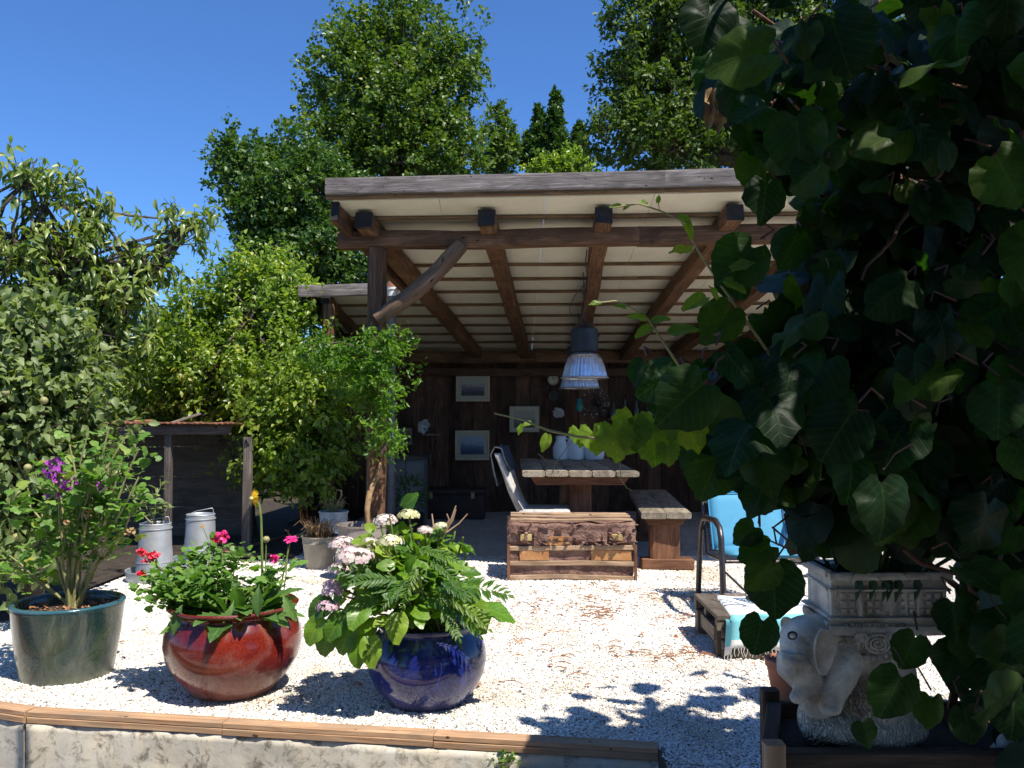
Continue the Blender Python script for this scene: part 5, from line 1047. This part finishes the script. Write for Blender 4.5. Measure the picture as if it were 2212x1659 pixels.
# ------------------------------------------------------------------ crate planter, elephant
t = thing('crate_planter', 'dark wooden crate planter in the shade under the kiwi vine', 'planter', (1.45, 2.7, -.06))
for z in (.002, .108, .214):
    MB().beam((.745, 2.4, z), (2.35, 2.4, z), .024, .103, 10, .003, .06).build('plank', M['slat'], t); MB().beam((.722, 2.43, z), (.845, 2.81, z), .024, .106, 8, .003, .06).build('plank', M['crate'], t)
    MB().beam((.86, 2.83, z+.04), (2.35, 2.83, z+.04), .024, .106, 10, .003, .06).build('plank', M['crate'], t)
MB().beam((.74, 2.402, .292), (2.36, 2.402, .292), .05, .048, 10, .003, .1).build('top_rail', M['crate'], t); MB().beam((.722, 2.44, .292), (.845, 2.8, .292), .045, .048, 6, .003, .1).build('top_rail', M['crate'], t)
for x, y in ((.715, 2.385), (.845, 2.84), (1.55, 2.375), (2.36, 2.385)): MB().beam((x, y, -.06), (x, y, .345), .055, .05, 6, .003, .12, (0, 1, 0)).build('corner_post', M['edging'] if x < .8 else M['crate'], t)
b = MB(); b.add([(x_, y_, z_) for z_ in (-.05, .26) for x_, y_ in ((.755, 2.42), (2.33, 2.42), (2.33, 2.81), (.865, 2.81))], [(3, 2, 1, 0), (4, 5, 6, 7), (0, 1, 5, 4), (1, 2, 6, 5), (2, 3, 7, 6), (3, 0, 4, 7)]); b.build('soil', M['soilbed'], t)
def m_carved():
    m, n, o = _new('carved_stone'); tc = n.nodes.new('ShaderNodeTexCoord').outputs['Object']; wv = n.nodes.new('ShaderNodeTexWave'); wv.inputs['Scale'].default_value = 26; wv.inputs['Distortion'].default_value = 14; wv.inputs['Detail'].default_value = 2; wv.inputs['Detail Scale'].default_value = 1.1; n.links.new(tc, wv.inputs['Vector'])
    f = noise_(n, tc, 9, 8, .7); col = ramp(n, f, [(.35, (.42, .35, .27)), (.6, (.8, .73, .6))]); col = mix(n, 1, col, ramp(n, wv.outputs['Fac'], [(.1, (.66, .63, .6)), (.5, (1, 1, 1))]), 'MULTIPLY'); bsdf(n, o, col, .9, 0, .2, 0, wv.outputs['Fac'], .9, .012); return m
M['carved'] = m_carved()
te_ = thing('elephant_planter', 'pale cast stone elephant statue carrying a rectangular basket planter', 'statue', P(1850, 1605, 2.6))
def soft(name, balls, mat, vox=.006, sm=6):
    b = MB()
    for k in balls:
        if k[0] == 'b': b.ball(k[1], k[2], 20, 14, k[3] if len(k) > 3 else None)
        else: b.tube(k[1], k[2], 14)
    o = b.build(name, mat, te_, 'all'); r = o.modifiers.new('r', 'REMESH'); r.mode = 'VOXEL'; r.voxel_size = vox; r.use_smooth_shade = True; s = o.modifiers.new('s', 'SMOOTH'); s.iterations = sm; s.factor = .5; return o
EY = 2.6
soft('body', [('b', P(1895, 1440, EY+.01), (.105, .10, .11)), ('b', P(1747, 1382, EY-.05), (.085, .075, .072)), ('b', P(1722, 1398, EY-.08), (.05, .05, .05)), ('b', P(1775, 1362, EY-.03), (.07, .07, .05)), ('b', P(1820, 1405, EY-.02), (.07, .085, .085)),
              ('t', [P(1712, 1412, EY-.10), P(1712, 1440, EY-.11), P(1735, 1462, EY-.10), P(1762, 1490, EY-.07), P(1772, 1530, EY-.05)], [.046, .048, .046, .048, .05]),
              ('t', [P(1750, 1485, EY-.10), P(1732, 1492, EY-.13), P(1722, 1503, EY-.14)], [.028, .024, .02]), ('b', P(1722, 1506, EY-.142), (.022, .02, .019)),
              ('t', [P(1835, 1415, EY-.07), P(1818, 1465, EY-.11), P(1800, 1505, EY-.125), P(1795, 1530, EY-.13)], [.046, .042, .033, .029]), ('b', P(1794, 1532, EY-.138), (.031, .03, .017)),
              ('b', P(1940, 1425, EY-.09), (.022, .02, .016)), ('b', P(1880, 1358, EY), (.115, .09, .05)), ('t', [P(1690, 1405, EY-.115), P(1694, 1424, EY-.135), P(1716, 1434, EY-.15), P(1752, 1436, EY-.14)], [.008, .012, .012, .010])], M['stone'], .0045, 4)
o = soft('mound', [('b', P(1865, 1562, EY+.0), (.185, .15, .062)), ('b', P(1880, 1515, EY+.01), (.145, .13, .09)), ('b', P(1900, 1455, EY+.02), (.105, .105, .10)), ('b', P(1765, 1555, EY-.02), (.055, .08, .075)), ('b', P(1955, 1560, EY), (.06, .09, .062)), ('b', P(1840, 1575, EY-.07), (.14, .07, .045))], M['carved'])
def ear_mesh(c, w_, h_, d_, rz, tilt, sgn=1):
    b = MB(); n = 22; V = [Vector((0, -d_*.1, 0))]; R = Euler((0, tilt, rz)).to_matrix()
    for ring in (.4, .75, .93, 1.0):
        for k in range(n):
            a = 2*PI*k/n; x = w_*math.cos(a)*(1+.22*math.sin(a))*ring; z = h_*math.sin(a)*ring; y = -d_*(.1+(.9 if ring > .9 else .25)*ring*ring)+(d_*1.3 if ring == 1 else 0); V.append(Vector((x, y, z)))
    Fs = [(0, 1+k, 1+(k+1) % n) for k in range(n)]+[(1+m*n+k, 1+(m+1)*n+k, 1+(m+1)*n+(k+1) % n, 1+m*n+(k+1) % n) for m in range(3) for k in range(n)]
    b.add([R @ v+Vector(c) for v in V], Fs); o = b.build('ear', M['stone'], te_, 'all'); m_ = o.modifiers.new('s', 'SOLIDIFY'); m_.thickness = .012; m_ = o.modifiers.new('u', 'SUBSURF'); m_.levels = m_.render_levels = 1
ear_mesh(P(1779, 1408, EY-.155), .036, .070, .012, .3, .1); ear_mesh(P(1700, 1352, EY+.0), .02, .03, .01, -.8, 0)
b = MB(); V = []; Fs = []                                              # scalloped saddle cloth with carved rings
for i in range(19):
    a = PI*i/18; rr = 1+.035*(1 if i % 2 else -1)
    for k, q in enumerate((0, .35, .62, .85, 1.0)):
        x = -math.cos(a)*.092*q*(rr if q == 1 else 1); z = -math.sin(a)*.062*q*(rr if q == 1 else 1); V.append(P(1885, 1372, EY-.113)+Vector((x, .03*(x/.09)**2+.012*abs(z)/.06, z)))
for i in range(18):
    for k in range(4): Fs.append((i*5+k, i*5+k+1, (i+1)*5+k+1, (i+1)*5+k))
V2 = [v+Vector((0, 0, .045)) for v in V[:5]]
b.add(V, Fs); b.box(P(1885, 1360, EY-.095), (.185, .03, .04)); o = b.build('saddle_cloth', M['carved'], te_, 'all'); m_ = o.modifiers.new('s', 'SOLIDIFY'); m_.thickness = .02
b = MB()
for cx_, cz_, r0 in ((1898, 1392, .026), (1862, 1378, .012), (1925, 1378, .012)):
    for rr in (1.0, .62, .28):
        cc_ = P(cx_, cz_, EY-.128); b.tube([cc_+Vector((r0*rr*1.35*math.cos(a*PI/10), .004, r0*rr*math.sin(a*PI/10))) for a in range(21)], .0028, 5, False)
b.build('carved_rings', M['stone'], te_, True, kind='stuff')
MB().ball(P(1712, 1373, EY-.132), (.010, .008, .008), 12, 8).build('eye', M['white'], te_, True); MB().tube([P(1712, 1373, EY-.134)+Vector((.012*math.cos(a*PI/8), .002, .010*math.sin(a*PI/8))) for a in range(17)], .003, 5, False).build('eyelid', M['dark_box'], te_, True)
b = MB()
for i in range(15):
    a = PI+PI*i/14; b.ball(P(1885, 1374, EY-.112)+Vector((.095*math.cos(a), .028*abs(math.cos(a)), .064*math.sin(a))), .0075, 6, 4)
b.build('blanket_beads', M['stone'], te_, True, kind='stuff')
# basket planter on its back
bk = P(1890, 1345, EY); Wd, Dp, Hh = .335, .2, .165
def bwall(name, c, d, mat, **k): return MB().box(c, d, **k).build(name, mat, te_, bev=.004)
R4 = math.radians(-3)
for s in (-1, 1):
    bwall('basket_wall', bk+Vector((0, s*(Dp/2-.012), Hh/2)), (Wd, .024, Hh), M['stone']); bwall('basket_wall', bk+Vector((s*(Wd/2-.012), 0, Hh/2)), (.024, Dp-.05, Hh), M['stone'])
bwall('basket_floor', bk+Vector((0, 0, .012)), (Wd-.05, Dp-.05, .024), M['stone'])
MB().box(bk+Vector((0, 0, Hh-.03)), (Wd-.05, Dp-.05, .02)).build('soil', M['soilbed'], te_)
for z, th in ((Hh-.008, .02), (.012, .026), (Hh-.046, .008), (.04, .008)):
    for s in (-1, 1):
        MB().beam(bk+Vector((-Wd/2-.008, s*(Dp/2+.004), z)), bk+Vector((Wd/2+.008, s*(Dp/2+.004), z)), .02, th, 16, .012, .25).build('moulding', M['stone'], te_, True); MB().beam(bk+Vector((s*(Wd/2+.004), -Dp/2, z)), bk+Vector((s*(Wd/2+.004), Dp/2, z)), .02, th, 12, .012, .25).build('moulding', M['stone'], te_, True)
for i in range(13):
    x = -Wd/2+.02+i*(Wd-.04)/12
    if i % 2 == 0 or i in (3, 9): MB().beam(bk+Vector((x, -Dp/2-.004, .045)), bk+Vector((x, -Dp/2-.004, Hh-.05)), .009, .008, 6, .02, .25, (0, 1, 0)).build('relief_bar', M['stone'], te_, True)
b = MB()
for i in range(12):
    for k in range(3):
        if i in (5, 6): continue
        b.box(bk+Vector((-Wd/2+.034+i*(Wd-.04)/12, -Dp/2-.003, .058+k*.022)), (.013, .01, .014), jit=.0008)
b.ball(bk+Vector((0, -Dp/2-.002, .085)), (.022, .006, .028), 12, 8); b.build('relief_squares', M['stone'], te_, False, .002, kind='stuff')
gg = thing('basket_grass', 'thin green grassy plant growing in the elephant planter', 'plant', bk+Vector((0, 0, Hh)))
b = MB()
for _ in range(130):
    p = bk+Vector((random.uniform(-.13, .13), random.uniform(-.07, .07), Hh-.03)); v = Vector((random.gauss(0, .6), random.gauss(-.2, .5), 1)).normalized(); l = random.uniform(.08, .28); s = v.cross(Vector((0, 1, 0))).normalized()*.004
    m1 = p+v*l*.5; m2 = p+v*l*.9+Vector((v.x*.05, v.y*.05, -.04-.08*random.random())); b.add([p-s, p+s, m1+s, m1-s, m2], [(0, 1, 2, 3), (3, 2, 4)])
for _ in range(7):
    p = bk+Vector((random.uniform(-.1, .12), -.09, Hh)); b.add([p, p+Vector((.01, 0, 0)), p+Vector((.015, -.03, -.03)), p+Vector((-.01, -.03, -.08))], [(0, 1, 2, 3)])
b.build('blades', m_plain('dark_grass', (.025, .06, .012), (.06, .11, .03), 12, .5), gg, kind='stuff')  # blades in dark greens
t = thing('white_ornament', 'rounded white stone ornament on the right end of the crate planter', 'ornament', P(2190, 1650, 2.45))
o = MB().ball(P(2188, 1640, 2.5), (.065, .06, .055), 20, 14).build('body', M['white'], t, 'all'); MB().ball(P(2170, 1608, 2.47), (.022, .02, .03), 14, 10).build('head', M['white'], t, 'all')
# ------------------------------------------------------------------ kiwi vine
tv = thing('kiwi_vine', 'big dark leaved kiwi vine climbing over the right side of the view', 'climber', (1.5, 2.9, .25))
def curl(tm, s):
    T, Fs = tm; T = T.copy(); r_ = random.Random(s); a, b_, c_, d_ = [r_.uniform(.2, .9) for _ in range(4)]; ph = r_.random()*6
    x, y, z = T[:, 0].copy(), T[:, 1].copy(), T[:, 2].copy(); T[:, 2] = z-.35*a*np.clip(y-.35, 0, 1)**2*1.6-.25*b_*(x*np.sign(c_-.5)+.1)**2*2+.05*np.sin(x*9+ph)+.045*np.sin(y*11+ph*2)*np.abs(x)*2+.12*(d_-.5)*x
    T[:, 0] = x*(1+.12*(a-.5))+.07*(c_-.5)*y; return T, Fs
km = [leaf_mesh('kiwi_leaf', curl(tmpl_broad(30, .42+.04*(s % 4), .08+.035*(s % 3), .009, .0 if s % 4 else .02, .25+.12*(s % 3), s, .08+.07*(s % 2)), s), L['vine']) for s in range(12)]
poly = [(1490, -700), (1500, 0), (1515, 90), (1560, 190), (1575, 300), (1650, 400), (1720, 450), (1720, 510), (1670, 600), (1630, 700), (1540, 760), (1470, 800), (1420, 850), (1490, 890), (1530, 950), (1525, 1010), (1560, 1040), (1690, 1050), (1700, 1150), (1690, 1200), (1700, 1260), (1675, 1330), (1665, 1400), (1690, 1160), (2065, 1130), (2075, 1330), (2065, 1420), (2110, 1600), (2230, 1640), (3000, 1640), (3000, -700)]
def shades(v):
    if v[2] < .35: return False
    gx, gy = v[0]-SDX*v[2], v[1]+SDY*v[2]
    if gy < 3.05: return False
    x, y = PROJ((gx, gy, 0))
    if x < 1170: return y < 1675
    if x < 1660: return y < 1560-25*math.sin(x/37.)-15*math.sin(x/14.) and random.random() > (.10 if y > 1455 else 0)
    return x < 2230 and y < 1500 and gy > 3.3
def inp(x, y, pl=poly):
    c = False; j = len(pl)-1
    for i in range(len(pl)):
        if (pl[i][1] > y) != (pl[j][1] > y) and x < (pl[j][0]-pl[i][0])*(y-pl[i][1])/(pl[j][1]-pl[i][1])+pl[i][0]: c = not c
        j = i
    return c
gaps = [(1655, 945, 30), (1880, 715, 22), (2090, 880, 22), (2130, 1430, 55), (1890, 100, 20), (1760, 600, 20), (2180, 1300, 20)]
def vine_pts(n, Y0, Y1, x1=2330, y0=-120, y1=1660, marg=0):
    out = []
    while len(out) < n:
        x = random.uniform(1380, x1); y = random.uniform(y0, y1); Y = Y0+(Y1-Y0)*random.random()
        if Y0 > 2.2: Y = 2.1+(.25+(Y1-2.35)*min(1, max(0, (x-1650)/400)))*random.random()
        if not inp(x-marg, y) or not inp(x, y+marg*.3): continue
        if any((x-a)**2+(y-b_)**2 < r*r for a, b_, r in gaps): continue
        if y > 1330 and x > 2020 and random.random() < .5: continue
        if shades(P(x, y, Y)): continue
        out.append(P(x, y, Y))
    return out
npart = 0; pet = MB()
def vleaf(p, d, nv, s, m=None):
    global npart
    o = place('leaf', m or km[npart % 12], tv, p, d, nv, s); npart += 1
    if m is not None: return o
    pe = Vector(p)-Vector(d).normalized()*s*.02; pet.tube([pe, pe+Vector((random.uniform(-.02, .05), .05, .03)), pe+Vector((random.uniform(0, .1), random.uniform(.05, .15), random.uniform(-.02, .06)))], [.0025, .0022, .003], 5, False); return o
for p in vine_pts(262, 1.7, 2.3, marg=25):
    d = Vector((random.gauss(-.15, .5), random.gauss(-.25, .3), -.75+random.gauss(0, .35))); nv = Vector((random.gauss(-.25, .45), random.gauss(-.75, .35), random.gauss(.55, .35))); s = random.choice((random.uniform(.06, .1), random.uniform(.1, .15), random.uniform(.12, .165)))
    vleaf(Vector(p)-d.normalized()*s*.5, d, nv, s)
# leaves on the outline of the mass
for x, y, dx, dz, s in ((1530, 40, -.2, -1, .15), (1590, 85, .5, -.8, .14), (1545, 150, -.3, -.9, .14), (1640, 360, -.2, -1, .13), (1655, 420, -.1, -1, .11), (1600, 560, -.8, -.8, .15), (1710, 530, -.5, -.9, .12), (1560, 690, -.6, -.8, .12), (1430, 820, -.9, -.5, .14), (1385, 800, -.4, -.9, .08), (1590, 610, -.9, -.1, .09), (1620, 290, .1, -1, .1), (1540, 1010, -.4, -.9, .15), (1640, 1075, -.5, -.9, .09), (1615, 1150, -.8, -.6, .075), (1640, 1190, -.9, -.4, .1), (1672, 1262, 0, -1, .15), (1640, 1365, -.3, -1, .11), (1650, 1235, -.7, -.7, .1), (1500, 960, -.5, -.8, .11), (1640, 1060, -.3, -1, .11),
                      (1930, 1490, -.5, -.9, .13), (1870, 1580, .2, -1, .07), (1965, 1400, -.4, -.8, .1), (1985, 1060, 0, -1, .16), (2060, 1140, .3, -1, .14), (1830, 1010, -.9, -.3, .14), (2010, 1530, -.1, -1, .09), (2060, 1420, -.3, -1, .11), (2090, 1560, .2, -1, .1), (2060, 1330, .1, -1, .11), (2075, 1450, -.2, -1, .1), (2115, 1390, .2, -1, .13), (2150, 1470, .1, -1, .13), (2120, 1530, -.3, -1, .1), (2185, 1400, .1, -1, .14), (2190, 1540, -.1, -1, .12)):
    vleaf(P(x, y, random.uniform(1.95, 2.2))-Vector((dx, -.1, dz)).normalized()*s*.45, (dx, -.15, dz), (random.uniform(-.3, .2), -1, random.uniform(.1, .6)), s)
# young shoots reaching left, leaves lit through
ym = [leaf_mesh('young_leaf', tmpl_broad(30, .75, .1, .028, .035, .25, 20+s, .2), L['young']) for s in range(3)]
sh_ = MB(); yl = 2.0
sh_.tube([P(x, y, Y) for x, y, Y in ((1068, 893, 1.86), (1130, 907, 1.88), (1185, 930, 1.9), (1245, 943, 1.93), (1340, 952, 1.97), (1450, 925, 2.03), (1540, 900, 2.12), (1640, 920, 2.25))], [.0018, .0022, .003, .003, .0032, .0035, .004, .0045], 6)
sh_.tube([P(x, y, 1.9) for x, y in ((1240, 945), (1208, 990), (1200, 1000), (1193, 1022))], .0013, 4); sh_.tube([P(x, y, 1.9) for x, y in ((1203, 999), (1180, 995), (1163, 980))], .0011, 4)
sh_.tube([P(x, y, 1.96) for x, y in ((1337, 950), (1340, 1000), (1341, 1035), (1355, 1055), (1367, 1060))], .0012, 4)
sh_.tube([P(x, y, Y) for x, y, Y in ((1330, 448, 1.95), (1380, 440, 1.95), (1425, 455, 1.96), (1470, 475, 1.97), (1510, 545, 1.98), (1560, 620, 2.0), (1610, 690, 2.03), (1680, 790, 2.1))], [.0015, .002, .002, .0022, .0028, .003, .0035, .004], 6)
sh_.tube([P(x, y, Y) for x, y, Y in ((1285, 655, 1.95), (1330, 650, 1.95), (1365, 665, 1.96), (1400, 690, 1.97), (1440, 750, 1.99), (1480, 810, 2.03), (1540, 870, 2.1))], [.0015, .002, .002, .0024, .003, .0035, .004], 6)
sh_.tube([P(x, y, 2.0) for x, y in ((1425, 455), (1422, 438))], .0012, 4); sh_.tube([P(x, y, 2.0) for x, y in ((1560, 620), (1575, 580), (1600, 560))], .0015, 4)
sh_.build('young_shoots', M['stem_y'], tv, True, kind='stuff')
for x, y, dx, dz, s, m_ in ((1248, 915, .15, -1, .055, 0), (1275, 913, .25, -1, .075, 0), (1325, 905, .1, -1, .098, 1), (1375, 880, -.2, -1, .11, 2), (1402, 885, .1, -1, .13, 1), (1450, 870, .55, -.9, .13, 2), (1350, 925, -.1, -1, .06, 0), (1440, 950, .1, -1, .06, 0)): vleaf(P(x, y, yl-.02+random.uniform(-.03, .02)), (dx, -.1, dz), (random.uniform(-.2, .2), -1, .25), s, ym[m_])
lm = [leaf_mesh('young_leaf', (np.array([(a*.62, b_, c) for a, b_, c in tmpl_broad(22, .3, .2, .005, 0, .2, 30+s, .3)[0]]), tmpl_broad(22, .3, .2, .005, 0, .2, 30+s, .3)[1]), L['young']) for s in range(2)]
for x, y, dx, dz, s in ((1185, 935, -.35, -1, .045), (1130, 915, -.4, -.9, .028), (1150, 912, -.9, -.3, .025), (1480, 480, .3, -.9, .045), (1462, 465, .8, -.5, .04), (1500, 540, -.9, -.1, .06), (1575, 585, .9, .3, .06), (1560, 605, .7, -.4, .06), (1530, 640, -.8, -.4, .07), (1550, 650, -.3, .5, .04), (1400, 690, -.8, .1, .048), (1405, 695, .7, .1, .045), (1410, 705, -.5, -.3, .05), (1440, 720, .8, .1, .07), (1355, 665, -.7, .1, .03), (1300, 655, -1, -.1, .03), (1345, 445, -1, -.1, .03), (1400, 442, -.8, .3, .025), (1360, 442, -.6, -.5, .02), (1420, 440, .2, 1, .02)):
    vleaf(P(x, y, 1.96), (dx, -.15, dz), (random.uniform(-.3, .3), -.8, .7), s, lm[npart % 2])
pet.build('petioles', M['vine_stem'], tv, True, kind='stuff')
# inner leaves and the part of the vine that roofs the terrace to the right of the camera
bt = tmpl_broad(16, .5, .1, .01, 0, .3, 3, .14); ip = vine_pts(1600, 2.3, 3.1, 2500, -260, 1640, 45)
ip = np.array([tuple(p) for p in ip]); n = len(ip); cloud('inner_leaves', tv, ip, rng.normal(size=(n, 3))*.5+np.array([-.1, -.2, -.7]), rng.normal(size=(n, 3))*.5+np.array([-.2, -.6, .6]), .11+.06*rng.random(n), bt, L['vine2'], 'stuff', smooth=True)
cp = []
while len(cp) < 2300:
    x = random.uniform(.75, 3.6); y = random.uniform(-2.0, 2.95); z = random.uniform(2.5, 2.85)
    if PROJ((x, max(y, .3), z))[1] > -60 and y > .4 and x > .2 and y < 2.2: continue
    lim = .9+.25*mn.noise(Vector((x*2, y*2, 0))) if y < 1.75 else 1.22+.35*mn.noise(Vector((x*3, y*3, 1)))
    if shades((x, y, z)) or x < lim or (y > 2.35 and x > 2.5) or (x > 3.2 and random.random() < .5): continue
    cp.append((x, y, z))
cp = np.array(cp); n = len(cp); cloud('shade_canopy_leaves', tv, cp, rng.normal(size=(n, 3))*.6+np.array([0, 0, -.2]), rng.normal(size=(n, 3))*.35+np.array([0, 0, 1.]), .13+.06*rng.random(n), bt, L['vine2'], 'stuff', smooth=True)
b = MB()
for p0, p1, r in (((1.55, 2.85, .2), (1.45, 2.6, 2.6), .022), ((1.75, 2.9, .2), (2.1, 2.4, 2.6), .02), ((1.4, 2.8, .2), (.95, 2.3, 2.0), .014), ((1.6, 2.8, .3), (.9, 2.35, 1.35), .012), ((1.45, 2.7, 1.2), (.75, 2.2, 1.5), .01), ((1.5, 2.6, 1.8), (.6, 2.1, 2.25), .01), ((1.7, 2.6, 1.1), (1.15, 2.1, .5), .009), ((1.3, 2.6, 1.0), (.6, 2.25, 1.1), .008), ((1.8, 2.7, 1.5), (2.2, 2.1, .6), .011), ((1.5, 2.5, 2.5), (.95, 1.2, 2.6), .014), ((2.0, 2.5, 2.5), (2.2, -.5, 2.6), .014), ((1.2, 2.3, 1.4), (1.15, 2.0, .75), .007), ((1.25, 2.2, 1.1), (1.5, 1.9, 1.5), .006), ((1.0, 2.2, .9), (1.6, 2.2, .55), .006), ((1.1, 2.1, 1.9), (.8, 1.95, 1.55), .006), ((1.3, 2.1, 2.0), (1.05, 1.9, 1.6), .006)):
    b.tube(wobble(p0, p1, 10, .09), [r*(1.1-.6*i/10) for i in range(11)], 7)
b.build('stems', M['vine_stem'], tv, True)
for x, y, y2 in ((1540, 200, 280), (1562, 205, 285)):
    wl_ = leaf_mesh('withered_leaf', (np.array([(a*.35+.03*math.sin(9*b_), b_, c+.05*math.sin(14*b_)) for a, b_, c in tmpl_broad(18, .2, .2, .03, 0, .2, 41, .5)[0]]), tmpl_broad(18, .2, .2, .03, 0, .2, 41, .5)[1]), M['straw']); place('withered_leaf', wl_, tv, P(x, y-10, 2.1), (-.1, 0, -1), (-.2, -1, .2), .11)
cp = np.stack([rng.uniform(-3.2, 1.2, 1100), rng.uniform(-2.4, 1.25, 1100), rng.uniform(2.5, 2.85, 1100)], 1); n = len(cp)  # extra leaves above the camera, out of view, added to block sky light
cp = cp[[not (PROJ((a, max(b_, .2), c))[1] > -80 and b_ > .3) for a, b_, c in cp]]; n = len(cp)
cloud('shade_canopy_leaves', tv, cp, rng.normal(size=(n, 3))*.6+np.array([0, 0, -.2]), rng.normal(size=(n, 3))*.35+np.array([0, 0, 1.]), .15+.06*rng.random(n), bt, L['vine2'], 'stuff', smooth=True)
# timber pergola that carries the vine over the terrace
tp = thing('pergola', 'timber pergola posts and beams carrying the kiwi vine', 'pergola', (1.9, 1.2, -.44))
for x, y in ((2.45, 3.12), (2.6, -1.5)): MB().beam((x, y, -.44), (x, y, 2.62), .1, .1, 8, .004, .12, (0, 1, 0)).build('post', M['crate'], tp)
MB().beam((2.5, 3.2, 2.68), (2.5, -2.0, 2.68), .08, .12, 10, .004).build('beam', M['crate'], tp)
MB().beam((-3.2, 1.3, 2.6), (2.46, 1.3, 2.6), .08, .12, 10, .004).build('beam', M['crate'], tp)
MB().beam((-3.2, 1.3, -.44), (-3.2, 1.3, 2.54), .1, .1, 8, .004, .12, (0, 1, 0)).build('post', M['crate'], tp)
th_ = thing('sky_block_wall', 'plain plastered wall added unseen behind the camera to block sky light', 'wall', (0, -2.7, -.44)); MB().box((0, -2.7, 1.3), (9, .25, 3.5)).build('wall_face', m_plain('block_wall_plaster', (.55, .49, .4), (.64, .58, .48), 2, .9), th_)  # added behind the camera to hold back sky light and give some bounce
